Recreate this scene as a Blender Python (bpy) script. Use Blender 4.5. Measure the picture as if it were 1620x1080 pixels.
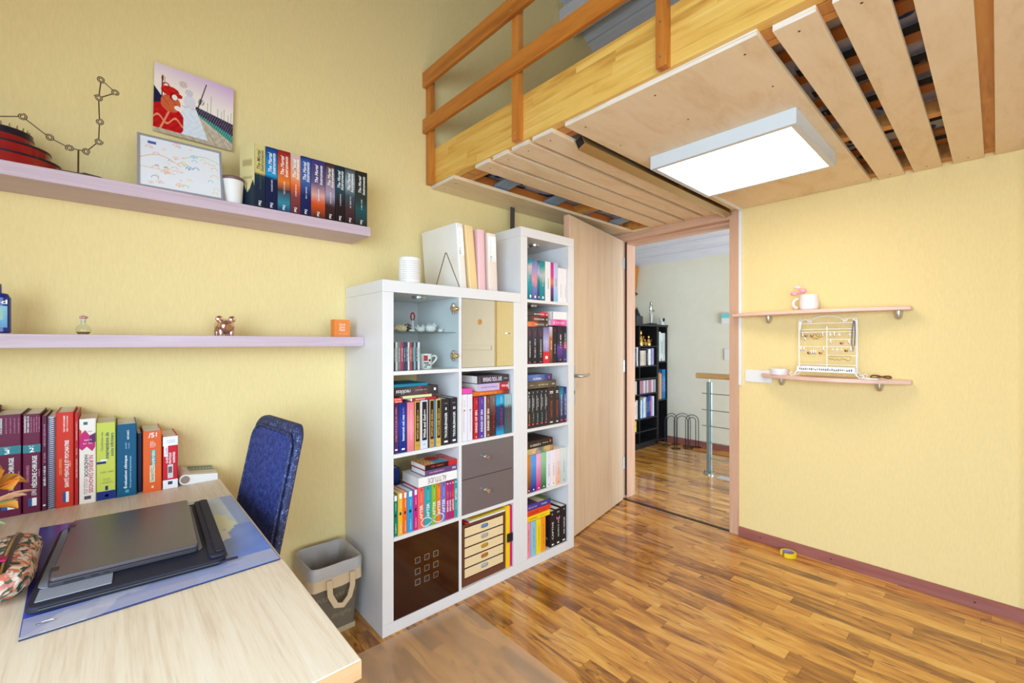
import bpy, bmesh, math, random
from mathutils import Vector, Matrix
random.seed(7)
PI = math.pi
for o in list(bpy.data.objects):
    bpy.data.objects.remove(o, do_unlink=True)
SC = bpy.context.scene
COL = SC.collection

def S(r, g, b):
    f = lambda c: (c/255/12.92) if c/255 <= 0.04045 else ((c/255+0.055)/1.055)**2.4
    return (f(r), f(g), f(b), 1.0)

# ------------------------------------------------------------------ camera
cam = bpy.data.cameras.new('camera'); camo = bpy.data.objects.new('camera', cam); COL.objects.link(camo)
cam.sensor_width = 36; cam.lens = 36*696.04/1620; cam.shift_y = 2.03/1620; cam.clip_start = 0.05
camo.location = (0, 0, 1.2263); camo.rotation_euler = (PI/2, 0, 0.834399-PI/2)
SC.camera = camo
# ------------------------------------------------------------------ world, lights, exposure
SC.view_settings.view_transform = 'Standard'; SC.view_settings.look = 'None'
SC.view_settings.gamma = 1; SC.view_settings.use_curve_mapping = False
SC.view_settings.exposure = 0.12
w = bpy.data.worlds.new('sky'); SC.world = w; w.use_nodes = True
w.node_tree.nodes['Background'].inputs[0].default_value = (0.72, 0.84, 1.0, 1)
w.node_tree.nodes['Background'].inputs[1].default_value = 1.0
def area(name, loc, rot, sx, sy, power, col, spread=PI):
    l = bpy.data.lights.new(name, 'AREA'); l.shape = 'RECTANGLE'; l.size = sx; l.size_y = sy
    l.energy = power; l.color = col; l.spread = spread
    o = bpy.data.objects.new(name, l); COL.objects.link(o); o.location = loc; o.rotation_euler = rot
    return o
# daylight through the window in the wall on the left (outside the frame), and through the hall's window
area('window_daylight', (-1.18, -0.3, 1.25), (0, -PI/2+.42, .38), 1.6, 1.95, 80, (0.60, 0.81, 1.0), 2.5)   # sky light falls slanting down
area('rear_window_daylight', (0.05, -2.2, 1.2), (PI/2-.38, 0, 0), 1.85, 1.6, 38, (0.74, 0.87, 1.0), 2.3)
area('hall_daylight', (3.95, -0.72, .8), (PI/2+.2, 0, -.3), 1.5, 1.2, 62, (0.70, 0.85, 1.0), 2.6)

# ------------------------------------------------------------------ mesh helpers
ORG = {}
class B:
    def __init__(s): s.v = []; s.f = []
    def add(s, vs, fs):
        n = len(s.v); s.v += [tuple(p) for p in vs]; s.f += [tuple(i+n for i in f) for f in fs]; return s
    def box(s, x0, x1, y0, y1, z0, z1):
        return s.add([(x0,y0,z0),(x1,y0,z0),(x1,y1,z0),(x0,y1,z0),(x0,y0,z1),(x1,y0,z1),(x1,y1,z1),(x0,y1,z1)],
                     [(0,3,2,1),(4,5,6,7),(0,1,5,4),(1,2,6,5),(2,3,7,6),(3,0,4,7)])
    def prism(s, pts, axis, a0, a1):
        m = {'x': lambda p, a: (a, p[0], p[1]), 'y': lambda p, a: (p[0], a, p[1]), 'z': lambda p, a: (p[0], p[1], a)}[axis]
        n = len(pts)
        return s.add([m(p, a0) for p in pts]+[m(p, a1) for p in pts],
                     [tuple(range(n)), tuple(range(2*n-1, n-1, -1))]+[(i, (i+1) % n, n+(i+1) % n, n+i) for i in range(n)])
    def tube(s, path, r, n=8, closed=False):
        P = [Vector(p) for p in path]; N = len(P); rings = []; up = None
        for i in range(N):
            a = P[i-1] if (i > 0 or closed) else P[i]; b = P[(i+1) % N] if (i < N-1 or closed) else P[i]
            t = (b-a); t = t.normalized() if t.length > 1e-9 else Vector((0,0,1))
            if up is None:
                up = t.orthogonal().normalized()
            else:
                up = (up-t*up.dot(t)); up = up.normalized() if up.length > 1e-6 else t.orthogonal().normalized()
            bi = t.cross(up); rr = r[i] if isinstance(r, (list, tuple)) else r
            rings.append([P[i]+(up*math.cos(2*PI*k/n)+bi*math.sin(2*PI*k/n))*rr for k in range(n)])
        vs = [p for R in rings for p in R]; fs = []
        for i in range(N if closed else N-1):
            j = (i+1) % N
            for k in range(n):
                fs.append((i*n+k, i*n+(k+1) % n, j*n+(k+1) % n, j*n+k))
        if not closed:
            fs += [tuple(range(n-1, -1, -1)), tuple((N-1)*n+k for k in range(n))]
        return s.add(vs, fs)
    def lathe(s, prof, c=(0,0,0), n=24, sx=1, sy=1, arc=None, close=True):
        vs = []; fs = []; m = len(prof)
        for k in range(n):
            a = 2*PI*k/n
            vs += [(c[0]+r*math.cos(a)*sx, c[1]+r*math.sin(a)*sy, c[2]+z) for r, z in prof]
        for k in range(n):
            j = (k+1) % n
            for i in range(m-1):
                fs.append((k*m+i, j*m+i, j*m+i+1, k*m+i+1))
        if close:
            if prof[0][0] > 1e-6: fs.append(tuple(k*m for k in range(n-1, -1, -1)))
            if prof[-1][0] > 1e-6: fs.append(tuple(k*m+m-1 for k in range(n)))
        return s.add(vs, fs)
    def ball(s, c, rx, ry=None, rz=None, n=12):
        ry = rx if ry is None else ry; rz = rx if rz is None else rz
        m = max(6, n//2); prof = [(math.sin(PI*i/m), -math.cos(PI*i/m)) for i in range(m+1)]
        prof[0] = (1e-7, -1); prof[-1] = (1e-7, 1)
        vs = []; fs = []
        for k in range(n):
            a = 2*PI*k/n
            vs += [(c[0]+r*math.cos(a)*rx, c[1]+r*math.sin(a)*ry, c[2]+z*rz) for r, z in prof]
        for k in range(n):
            j = (k+1) % n
            for i in range(m): fs.append((k*(m+1)+i, j*(m+1)+i, j*(m+1)+i+1, k*(m+1)+i+1))
        return s.add(vs, fs)
    def xf(s, M):
        s.v = [tuple(M @ Vector(p)) for p in s.v]; return s
    def build(s, name, mat, parent=None, smooth=False, bevel=0, local=False, origin=None, weld=True, angle=35):
        if parent is not None:
            org = Vector((0,0,0)) if local else ORG[parent.name]
        elif origin is not None: org = Vector(origin)
        else:
            xs = [p[0] for p in s.v]; ys = [p[1] for p in s.v]; zs = [p[2] for p in s.v]
            org = Vector(((min(xs)+max(xs))/2, (min(ys)+max(ys))/2, min(zs)))
        me = bpy.data.meshes.new(name)
        me.from_pydata([tuple(Vector(p)-org) for p in s.v], [], s.f)
        bm = bmesh.new(); bm.from_mesh(me)
        if weld: bmesh.ops.remove_doubles(bm, verts=bm.verts, dist=1e-6)
        bmesh.ops.recalc_face_normals(bm, faces=bm.faces)
        bm.to_mesh(me); bm.free()
        if smooth:
            for p in me.polygons: p.use_smooth = True
            me.set_sharp_from_angle(angle=math.radians(angle))
        if mat: me.materials.append(mat)
        o = bpy.data.objects.new(name, me); COL.objects.link(o)
        if parent is not None:
            o.parent = parent; ORG[o.name] = org
        else:
            o.location = org; ORG[o.name] = org
        if bevel:
            md = o.modifiers.new('bevel', 'BEVEL'); md.width = bevel; md.segments = 2; md.limit_method = 'ANGLE'
            md.angle_limit = math.radians(40)
        return o
def bx(*a): return B().box(*a)
def tag(o, label, cat, group=None):
    o['label'] = label; o['category'] = cat
    if group: o['group'] = group
    return o
def thing(name, label, cat, loc, rotz=0, group=None):
    o = bpy.data.objects.new(name, None); COL.objects.link(o); o.empty_display_size = 0.05
    o.location = loc; o.rotation_euler = (0, 0, rotz); ORG[o.name] = Vector(loc)
    return tag(o, label, cat, group)
def struct(o):
    o['kind'] = 'structure'; return o
def rrect(x0, x1, y0, y1, r, n=4):
    pts = []
    for cx, cy, a0 in ((x1-r, y0+r, -PI/2), (x1-r, y1-r, 0), (x0+r, y1-r, PI/2), (x0+r, y0+r, PI)):
        pts += [(cx+r*math.cos(a0+PI/2*i/n), cy+r*math.sin(a0+PI/2*i/n)) for i in range(n+1)]
    return pts

# ------------------------------------------------------------------ materials
MC = {}
def nodes_of(name):
    m = bpy.data.materials.new(name); m.use_nodes = True
    nt = m.node_tree; return m, nt, nt.nodes['Principled BSDF']
def plain(name, rgb, rough=0.5, metal=0.0, bump=0.0, bscale=200, var=0.04, trans=0, coat=0, emit=0, alpha=1, spec=None):
    if name in MC: return MC[name]
    m, nt, p = nodes_of(name); c = S(*rgb)
    p.inputs['Roughness'].default_value = rough; p.inputs['Metallic'].default_value = metal
    if spec is not None: p.inputs['Specular IOR Level'].default_value = spec
    if trans: p.inputs['Transmission Weight'].default_value = trans
    if coat: p.inputs['Coat Weight'].default_value = coat; p.inputs['Coat Roughness'].default_value = .1
    if alpha < 1: p.inputs['Alpha'].default_value = alpha
    if emit:
        p.inputs['Emission Color'].default_value = c; p.inputs['Emission Strength'].default_value = emit
    tc = nt.nodes.new('ShaderNodeTexCoord')
    if var and not trans:
        nz = nt.nodes.new('ShaderNodeTexNoise'); nz.inputs['Scale'].default_value = 9
        nz.inputs['Detail'].default_value = 3
        nt.links.new(tc.outputs['Object'], nz.inputs['Vector'])
        mx = nt.nodes.new('ShaderNodeMix'); mx.data_type = 'RGBA'
        mx.inputs[6].default_value = tuple(max(0, x*(1-var)) for x in c[:3])+(1,)
        mx.inputs[7].default_value = tuple(min(1, x*(1+var)) for x in c[:3])+(1,)
        nt.links.new(nz.outputs['Fac'], mx.inputs[0]); nt.links.new(mx.outputs[2], p.inputs['Base Color'])
    else: p.inputs['Base Color'].default_value = c
    if bump:
        nb = nt.nodes.new('ShaderNodeTexNoise'); nb.inputs['Scale'].default_value = bscale; nb.inputs['Detail'].default_value = 2
        nt.links.new(tc.outputs['Object'], nb.inputs['Vector'])
        bp = nt.nodes.new('ShaderNodeBump'); bp.inputs['Strength'].default_value = bump; bp.inputs['Distance'].default_value = .002
        nt.links.new(nb.outputs['Fac'], bp.inputs['Height']); nt.links.new(bp.outputs['Normal'], p.inputs['Normal'])
    MC[name] = m; return m
def ramp(nt, stops, interp='LINEAR'):
    r = nt.nodes.new('ShaderNodeValToRGB'); e = r.color_ramp.elements; r.color_ramp.interpolation = interp
    while len(e) < len(stops): e.new(1)
    for el, (p, c) in zip(e, stops): el.position = p; el.color = S(*c)
    return r
def wood(name, stops, stretch=(1, 14, 14), scale=1.6, rough=0.45, coat=0, rnd=True, fine=0.25, distort=1.2, spec=None, knots=None):
    """grain runs along the axis with the small stretch value"""
    if name in MC: return MC[name]
    m, nt, p = nodes_of(name); L = nt.links.new
    p.inputs['Roughness'].default_value = rough
    if spec is not None: p.inputs['Specular IOR Level'].default_value = spec
    if coat: p.inputs['Coat Weight'].default_value = coat; p.inputs['Coat Roughness'].default_value = .12
    tc = nt.nodes.new('ShaderNodeTexCoord'); vec = tc.outputs['Object']
    oi = nt.nodes.new('ShaderNodeObjectInfo')
    if rnd:
        mu = nt.nodes.new('ShaderNodeMath'); mu.operation = 'MULTIPLY'; mu.inputs[1].default_value = 37.0
        L(oi.outputs['Random'], mu.inputs[0])
        ad = nt.nodes.new('ShaderNodeVectorMath'); ad.operation = 'ADD'
        L(vec, ad.inputs[0]); L(mu.outputs[0], ad.inputs[1]); vec = ad.outputs[0]
    mp = nt.nodes.new('ShaderNodeMapping'); mp.inputs['Scale'].default_value = stretch; L(vec, mp.inputs['Vector'])
    n1 = nt.nodes.new('ShaderNodeTexNoise'); n1.inputs['Scale'].default_value = scale; n1.inputs['Detail'].default_value = 4
    n1.inputs['Distortion'].default_value = distort; L(mp.outputs[0], n1.inputs['Vector'])
    n2 = nt.nodes.new('ShaderNodeTexNoise'); n2.inputs['Scale'].default_value = scale*7; n2.inputs['Detail'].default_value = 2
    L(mp.outputs[0], n2.inputs['Vector'])
    mx = nt.nodes.new('ShaderNodeMix'); mx.data_type = 'FLOAT'; mx.inputs[0].default_value = fine
    L(n1.outputs['Fac'], mx.inputs[2]); L(n2.outputs['Fac'], mx.inputs[3])
    out = mx.outputs[0]
    if rnd:
        sh = nt.nodes.new('ShaderNodeMath'); sh.operation = 'MULTIPLY_ADD'; sh.inputs[1].default_value = rnd if rnd is not True else .06
        s2 = nt.nodes.new('ShaderNodeMath'); s2.operation = 'SUBTRACT'; s2.inputs[1].default_value = .5
        L(oi.outputs['Random'], s2.inputs[0]); L(s2.outputs[0], sh.inputs[0]); L(out, sh.inputs[2]); out = sh.outputs[0]
    r = ramp(nt, stops); L(out, r.inputs['Fac']); L(r.outputs['Color'], p.inputs['Base Color'])
    MC[name] = m; return m
def grad(name, stops, noise=0.12, rough=0.4, nscale=22, axis=2):
    """colours running along a printed spine (0 = foot, 1 = head)"""
    if name in MC: return MC[name]
    m, nt, p = nodes_of(name); L = nt.links.new; p.inputs['Roughness'].default_value = rough; p.inputs['Specular IOR Level'].default_value = .3
    tc = nt.nodes.new('ShaderNodeTexCoord'); sp = nt.nodes.new('ShaderNodeSeparateXYZ'); L(tc.outputs['Generated'], sp.inputs[0])
    nz = nt.nodes.new('ShaderNodeTexNoise'); nz.inputs['Scale'].default_value = nscale; nz.inputs['Detail'].default_value = 5
    L(tc.outputs['Object'], nz.inputs['Vector'])
    a = nt.nodes.new('ShaderNodeMath'); a.operation = 'MULTIPLY_ADD'; a.inputs[1].default_value = noise*2
    L(nz.outputs['Fac'], a.inputs[0]); L(sp.outputs[axis], a.inputs[2])
    b = nt.nodes.new('ShaderNodeMath'); b.operation = 'SUBTRACT'; b.inputs[1].default_value = noise; L(a.outputs[0], b.inputs[0])
    r = ramp(nt, stops); L(b.outputs[0], r.inputs['Fac']); L(r.outputs['Color'], p.inputs['Base Color'])
    MC[name] = m; return m
def printed(name, rough=0.35):
    if name in MC: return MC[name]
    m, nt, p = nodes_of(name); p.inputs['Roughness'].default_value = rough
    at = nt.nodes.new('ShaderNodeAttribute'); at.attribute_name = 'Col'
    nt.links.new(at.outputs['Color'], p.inputs['Base Color']); MC[name] = m; return m
def wallpaper(name, rgb, vary=True):
    m, nt, p = nodes_of(name); L = nt.links.new; c = S(*rgb); p.inputs['Roughness'].default_value = .75
    p.inputs['Specular IOR Level'].default_value = .25
    tc = nt.nodes.new('ShaderNodeTexCoord'); mp = nt.nodes.new('ShaderNodeMapping'); mp.inputs['Scale'].default_value = (1, 1, .22)
    L(tc.outputs['Object'], mp.inputs['Vector'])
    n = nt.nodes.new('ShaderNodeTexNoise'); n.inputs['Scale'].default_value = 150; n.inputs['Detail'].default_value = 3
    L(mp.outputs[0], n.inputs['Vector'])
    mx = nt.nodes.new('ShaderNodeMix'); mx.data_type = 'RGBA'
    mx.inputs[6].default_value = tuple(x*.93 for x in c[:3])+(1,); mx.inputs[7].default_value = tuple(min(1, x*1.05) for x in c[:3])+(1,)
    L(n.outputs['Fac'], mx.inputs[0]); L(mx.outputs[2], p.inputs['Base Color'])
    b = nt.nodes.new('ShaderNodeBump'); b.inputs['Strength'].default_value = .55; b.inputs['Distance'].default_value = .0025
    L(n.outputs['Fac'], b.inputs['Height']); L(b.outputs['Normal'], p.inputs['Normal'])
    return m

M_wall = wallpaper('yellow_wallpaper', (241, 218, 156))
M_hallwall = plain('hall_plaster', (232, 228, 212), .8, bump=.2)
M_white = plain('white_laminate', (228, 226, 226), .38)
M_paint = plain('white_paint', (235, 235, 235), .5)
M_roof = wood('grey_painted_board', [(.3, (206, 207, 220)), (.55, (220, 221, 232)), (.8, (228, 229, 238))], (14, 1, 14), 1.2, .6)
M_beam = wood('glued_pine', [(.25, (180, 118, 42)), (.5, (226, 176, 84)), (.75, (238, 198, 112))], (10, 1, 10), 1.3, .45, rnd=.16)
M_pine = wood('orange_pine', [(.25, (150, 78, 22)), (.5, (196, 118, 42)), (.8, (212, 140, 62))], (10, 1, 10), 1.3, .4)
M_pinez = wood('orange_pine_upright', [(.25, (150, 78, 22)), (.5, (196, 118, 42)), (.8, (212, 140, 62))], (10, 10, 1), 1.3, .4)
M_joist = wood('joist_pine', [(.25, (160, 92, 34)), (.5, (206, 140, 66)), (.8, (222, 164, 88))], (1, 10, 10), 1.3, .5)
M_ply = wood('birch_ply', [(.25, (224, 194, 152)), (.5, (236, 212, 176)), (.75, (242, 220, 188))], (2.2, 7, 7), 1.6, .55, rnd=.12)
M_plyedge = wood('ply_edge', [(.35, (196, 176, 150)), (.5, (232, 224, 212)), (.65, (214, 198, 174))], (1, 1, 60), 3, .6)
M_beech = wood('door_beech', [(.25, (206, 176, 142)), (.5, (222, 196, 166)), (.8, (230, 208, 182))], (9, 9, .7), 1.5, .4)
M_frame = wood('frame_beech', [(.25, (196, 152, 122)), (.5, (210, 168, 140)), (.8, (218, 180, 152))], (16, 16, 1), 1.5, .42)
M_frameh = wood('frame_beech_cross', [(.25, (196, 152, 122)), (.5, (210, 168, 140)), (.8, (218, 180, 152))], (16, 1, 16), 1.5, .42)
M_skirt = wood('purple_brown_wood', [(.25, (128, 72, 66)), (.5, (156, 94, 86)), (.8, (172, 110, 100))], (14, 1, 14), 1.5, .4)
M_shelf = wood('washed_lilac_wood', [(.25, (184, 158, 166)), (.5, (200, 176, 186)), (.8, (210, 190, 200))], (1, 20, 20), 2.2, .5)
M_desk = wood('ash_desk', [(.25, (212, 184, 152)), (.5, (234, 213, 186)), (.8, (243, 227, 205))], (26, 1.1, 26), 1.5, .4, distort=.9, fine=.4)
M_deskedge = wood('ash_edge', [(.25, (164, 122, 82)), (.5, (192, 152, 110)), (.8, (206, 170, 128))], (1, 16, 16), 1.5, .45)
def teak():
    m, nt, p = nodes_of('teak_strip'); L = nt.links.new; N = nt.nodes.new
    p.inputs['Roughness'].default_value = .2; p.inputs['Coat Weight'].default_value = .35; p.inputs['Coat Roughness'].default_value = .08
    tc = N('ShaderNodeTexCoord'); oi = N('ShaderNodeObjectInfo')
    mu = N('ShaderNodeMath'); mu.operation = 'MULTIPLY'; mu.inputs[1].default_value = 61; L(oi.outputs['Random'], mu.inputs[0])
    ad = N('ShaderNodeVectorMath'); ad.operation = 'ADD'; L(tc.outputs['Object'], ad.inputs[0]); L(mu.outputs[0], ad.inputs[1])
    mp = N('ShaderNodeMapping'); mp.inputs['Scale'].default_value = (9, 1.3, 9); L(ad.outputs[0], mp.inputs['Vector'])
    def noise(sc, det, dis):
        n = N('ShaderNodeTexNoise'); n.inputs['Scale'].default_value = sc; n.inputs['Detail'].default_value = det; n.inputs['Distortion'].default_value = dis; L(mp.outputs[0], n.inputs['Vector']); return n
    base = noise(1.5, 6, 1.6); fine = noise(9, 3, .6); vein = noise(.9, 3, 1.4)
    # tone: base + fine + per-strip shift
    a = N('ShaderNodeMath'); a.operation = 'MULTIPLY_ADD'; a.inputs[1].default_value = .3; L(fine.outputs['Fac'], a.inputs[0]); L(base.outputs['Fac'], a.inputs[2])
    b = N('ShaderNodeMath'); b.operation = 'MULTIPLY_ADD'; b.inputs[1].default_value = .34; L(oi.outputs['Random'], b.inputs[0]); L(a.outputs[0], b.inputs[2])
    c = N('ShaderNodeMath'); c.operation = 'SUBTRACT'; c.inputs[1].default_value = .32; L(b.outputs[0], c.inputs[0])
    r = ramp(nt, [(.2, (120, 72, 30)), (.36, (166, 106, 44)), (.5, (202, 138, 58)), (.66, (222, 162, 76)), (.85, (232, 184, 102))]); L(c.outputs[0], r.inputs['Fac'])
    # thin dark veins
    d = N('ShaderNodeMath'); d.operation = 'SUBTRACT'; d.inputs[1].default_value = .5; L(vein.outputs['Fac'], d.inputs[0])
    e = N('ShaderNodeMath'); e.operation = 'ABSOLUTE'; L(d.outputs[0], e.inputs[0])
    mr = N('ShaderNodeMapRange'); mr.inputs['From Min'].default_value = .003; mr.inputs['From Max'].default_value = .022; mr.inputs['To Min'].default_value = .72; mr.inputs['To Max'].default_value = 0; L(e.outputs[0], mr.inputs['Value'])
    mk = N('ShaderNodeMath'); mk.operation = 'MULTIPLY'; L(mr.outputs[0], mk.inputs[0])
    gate = N('ShaderNodeMapRange'); gate.inputs['From Min'].default_value = .42; gate.inputs['From Max'].default_value = .58; L(fine.outputs['Fac'], gate.inputs['Value']); L(gate.outputs[0], mk.inputs[1])
    mx = N('ShaderNodeMix'); mx.data_type = 'RGBA'; mx.inputs[7].default_value = S(74, 42, 22); L(mk.outputs[0], mx.inputs[0]); L(r.outputs['Color'], mx.inputs[6])
    L(mx.outputs[2], p.inputs['Base Color']); return m
M_floor = teak()
M_black = plain('black_plastic', (24, 24, 28), .4)
M_metal = plain('brushed_steel', (190, 196, 200), .28, 1)
M_chrome = plain('chrome', (220, 222, 226), .12, 1)
M_gold = plain('gold_metal', (206, 168, 96), .25, 1)
M_silver = plain('silver_metal', (205, 205, 208), .22, 1)
M_pages = plain('paper_pages', (240, 234, 226), .8, bump=.3, bscale=400)
M_wtext = plain('white_print', (240, 240, 236), .5, var=0)
M_ktext = plain('black_print', (28, 26, 30), .5, var=0)
M_led = plain('led_diffuser', (255, 240, 220), .5, var=0, emit=8.0)

# ------------------------------------------------------------------ lettering helpers
TXT = {}
def glyphs(s, bold=False, ital=False):
    k = (s, bold, ital)
    if k in TXT: return TXT[k]
    cu = bpy.data.curves.new('t', 'FONT'); cu.body = s; cu.size = 1; cu.resolution_u = 2
    if bold: cu.offset = .018
    if ital: cu.shear = .25
    ob = bpy.data.objects.new('t', cu); me = bpy.data.meshes.new_from_object(ob)
    vs = [(v.co.x, v.co.y) for v in me.vertices]; fs = [tuple(p.vertices) for p in me.polygons]
    bpy.data.objects.remove(ob); bpy.data.curves.remove(cu); bpy.data.meshes.remove(me)
    x0 = min(v[0] for v in vs); x1 = max(v[0] for v in vs); y0 = min(v[1] for v in vs); y1 = max(v[1] for v in vs)
    vs = [((x-(x0+x1)/2)/(x1-x0), (y-(y0+y1)/2)/(y1-y0)) for x, y in vs]
    TXT[k] = (vs, fs); return TXT[k]
OR = {'up': ((0,0,1), (-1,0,0)), 'down': ((0,0,-1), (1,0,0)), 'flat': ((1,0,0), (0,0,1)), 'flip': ((-1,0,0), (0,0,-1))}
def lettering(s, parent, c, length, height, mat, ori='up', bold=False, ital=False, name='spine_lettering', basis=None):
    """flat print laid on a surface; c is its middle in the parent's local frame"""
    vs, fs = glyphs(s, bold, ital); R, U = basis if basis else OR[ori]
    R = Vector(R)*length; U = Vector(U)*height; c = Vector(c)
    b = B(); b.add([tuple(c+R*x+U*y) for x, y in vs], fs)
    return b.build(name, mat, parent, local=True, weld=False)
def small_print(parent, c, length, height, mat, ori='up', name='small_print', basis=None):
    """lettering too small to read: a row of broken strokes"""
    R, U = basis if basis else OR[ori]; R = Vector(R); U = Vector(U); c = Vector(c); b = B(); t = -length/2
    o = c-U*(height*.45); k = height*.14
    def bar(x0, x1, y0, y1): b.add([o+R*x0+U*y0, o+R*x1+U*y0, o+R*x1+U*y1, o+R*x0+U*y1], [(0,1,2,3)])
    while t < length/2-height*.3:
        wv = height*random.uniform(.42, .6); xh = height*.66; q = random.random()
        if q < .14: t += height*.35; continue
        bar(t, t+k, 0, height*.95 if q > .75 else xh)
        if q < .8: bar(t+wv-k, t+wv, 0, xh); bar(t+k, t+wv-k, xh-k, xh)
        if q > .4: bar(t+k, t+wv-k, 0, k)
        t += wv+height*.16
    if b.v: return b.build(name, mat, parent, local=True, weld=False)
def patch(parent, name, mat, x0, x1, z0, z1, y=-.0004):
    return B().add([(x0,y,z0),(x1,y,z0),(x1,y,z1),(x0,y,z1)], [(0,1,2,3)]).build(name, mat, parent, local=True)
def picture(name, parent, mat, nx, ny, posf, colf, local=True):
    """printed sheet: posf(u,v) -> point, colf(u,v) -> 0..255 colour of the print"""
    vs = []; cs = []
    for j in range(ny+1):
        for i in range(nx+1):
            u, v = i/nx, j/ny; vs.append(posf(u, v)); cs.append(S(*[min(255, max(0, q)) for q in colf(u, v)]))
    fs = [(j*(nx+1)+i, j*(nx+1)+i+1, (j+1)*(nx+1)+i+1, (j+1)*(nx+1)+i) for j in range(ny) for i in range(nx)]
    b = B(); b.add(vs, fs); o = b.build(name, mat, parent, local=local, weld=False)
    ca = o.data.color_attributes.new('Col', 'FLOAT_COLOR', 'POINT')
    for i, c in enumerate(cs): ca.data[i].color = c
    return o

# ================================================================== THE SETTING
YA, XB, YF = 2.105, 2.965, 1.711
def roof_z(x): return 2.23+.527*(5.13-x)
RX = 0.6; RZ = roof_z(RX)                                    # ridge
def roof2(x): return RZ-.527*(RX-x)
# wall with the shelves (long wall), gable shaped
struct(B().prism([(-1.15, 0), (3.0, 0), (3.0, roof_z(3.0)), (RX, RZ), (-1.15, roof2(-1.15))], 'y', YA, YA+.15).build('wall_left', M_wall))
# wall with the door
wb = B(); D0, D1, DZ = 1.135, 2.015, 2.045
wb.box(XB, XB+.15, -2.0, D0, 0, 3.34).box(XB, XB+.15, D0, D1, DZ, 3.34).box(XB, XB+.15, D1, YA, 0, 3.34)
struct(wb.build('wall_right', M_wall))
struct(B().box(XB+.035, XB+.15, YA+.15, 3.75, 0, 3.3).build('wall_hall_side', M_hallwall))
# wall behind the camera with a window opening, window wall on the left
wk = B(); wk.prism([(-1.15, 0), (2.965, 0), (2.965, .3), (-1.15, .3)], 'y', -2.15, -2.0)
wk.prism([(-1.15, 2.0), (2.965, 2.0), (2.965, roof_z(2.965)), (RX, RZ), (-1.15, roof2(-1.15))], 'y', -2.15, -2.0)
wk.box(-1.15, -.9, -2.15, -2.0, .3, 2.0).box(1.0, 2.965, -2.15, -2.0, .3, 2.0)
struct(wk.build('wall_back', M_wall))
wl = B(); wl.box(-1.15, -1.0, -2.0, -1.3, 0, 3.55).box(-1.15, -1.0, .7, YA, 0, 3.55).box(-1.15, -1.0, -1.3, .7, 0, .35).box(-1.15, -1.0, -1.3, .7, 2.05, 3.55)
struct(wl.build('wall_window', M_wall))
def window(name, axis, a0, a1, z0, z1, p0, p1):
    fr = B(); t = .06
    def bb(a, b, c, d):
        if axis == 'y': fr.box(p0, p1, a, b, c, d)
        else: fr.box(a, b, p0, p1, c, d)
    bb(a0, a0+t, z0, z1); bb(a1-t, a1, z0, z1); bb(a0+t, a1-t, z0, z0+t); bb(a0+t, a1-t, z1-t, z1)
    m = (a0+a1)/2; bb(m-t/2, m+t/2, z0+t, z1-t)
    return struct(fr.build(name, M_paint))
window('window_1', 'y', -1.3, .7, .35, 2.05, -1.07, -1.02)
window('window_2', 'x', -.9, 1.0, .3, 2.0, -2.1, -2.05)
# hall shell
struct(B().box(5.13, 5.28, -.6, 3.75, 0, 2.6).build('wall_hall_far', M_hallwall))
struct(B().box(XB+.15, 5.13, 3.6, 3.75, 0, 3.3).build('wall_hall_end', M_hallwall))
# sloping ceiling made of painted boards running along y
ceil = B().prism([(5.28, roof_z(5.28)+.03), (5.28, roof_z(5.28)+.1), (RX, RZ+.1), (RX, RZ+.03)], 'y', -2.15, 3.75).build('ceiling', M_roof)
struct(ceil)
bw = .1625; cs = math.hypot(1, .527); k = 0; board_me = None
while True:
    x1 = 5.13-k*bw/cs; x0 = 5.13-(k+1)*bw/cs+.006
    if x0 < RX: break
    b = B().prism([(x1, roof_z(x1)), (x1, roof_z(x1)+.025), (x0, roof_z(x0)+.025), (x0, roof_z(x0))], 'y', -2.14, 3.74)
    if board_me is None:
        o = b.build('board', M_roof, ceil); board_me = o.data; bx0 = x1
    else:
        o = bpy.data.objects.new('board', board_me); COL.objects.link(o); o.parent = ceil
        o.location = (x1-bx0, 0, roof_z(x1)-roof_z(bx0))
    k += 1
struct(B().prism([(-1.15, roof2(-1.15)+.02), (-1.15, roof2(-1.15)+.1), (RX, RZ+.1), (RX, RZ+.02)], 'y', -2.15, 2.255).build('ceiling_slope', M_roof))
tag(B().box(2.36, 2.52, -1.98, YA, 3.475, roof_z(2.52)-.001).build('roof_beam', M_roof, bevel=.006), 'grey painted roof beam under the sloping ceiling, above the loft railing', 'beam')

# ---------------------------------------------------------------- floor with teak strips
floor = struct(B().box(-1.15, 5.28, -2.15, 3.75, -.12, -.012).build('floor', plain('floor_base', (110, 70, 34), .6)))
pw = .0625
lens = (.27, .36, .45, .56); pme = {}
def strip_mesh(L):
    if L in pme: return pme[L]
    b = B(); c = .0008; b.prism([(0, -.012), (pw, -.012), (pw, -c), (pw-c, 0), (c, 0), (0, -c)], 'y', 0, L-.0008)
    me = bpy.data.meshes.new('plank'); me.from_pydata(b.v, [], b.f); me.materials.append(M_floor); pme[L] = me; return me
fC, fS = math.cos(.834399), math.sin(.834399)
def seen(x, y):
    d = fC*x+fS*y; r = fS*x-fC*y
    if d < .3: return None
    u = 810+696*r/d; v = 542+696*1.2263/d
    if not (-10 < u < 1640 and v < 1105): return None
    if x < 2.97:
        if x < .45 or (x < 2.06 and y > 1.75) or (y > 1.98): return None
        if x < .75 and y < 1.5: return None
        return v
    if y < 1.0+.05*(x-2.97) or not (985 < u < 1172): return None
    return v
cand = []; rest = B(); rr = random.Random(3)
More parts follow.
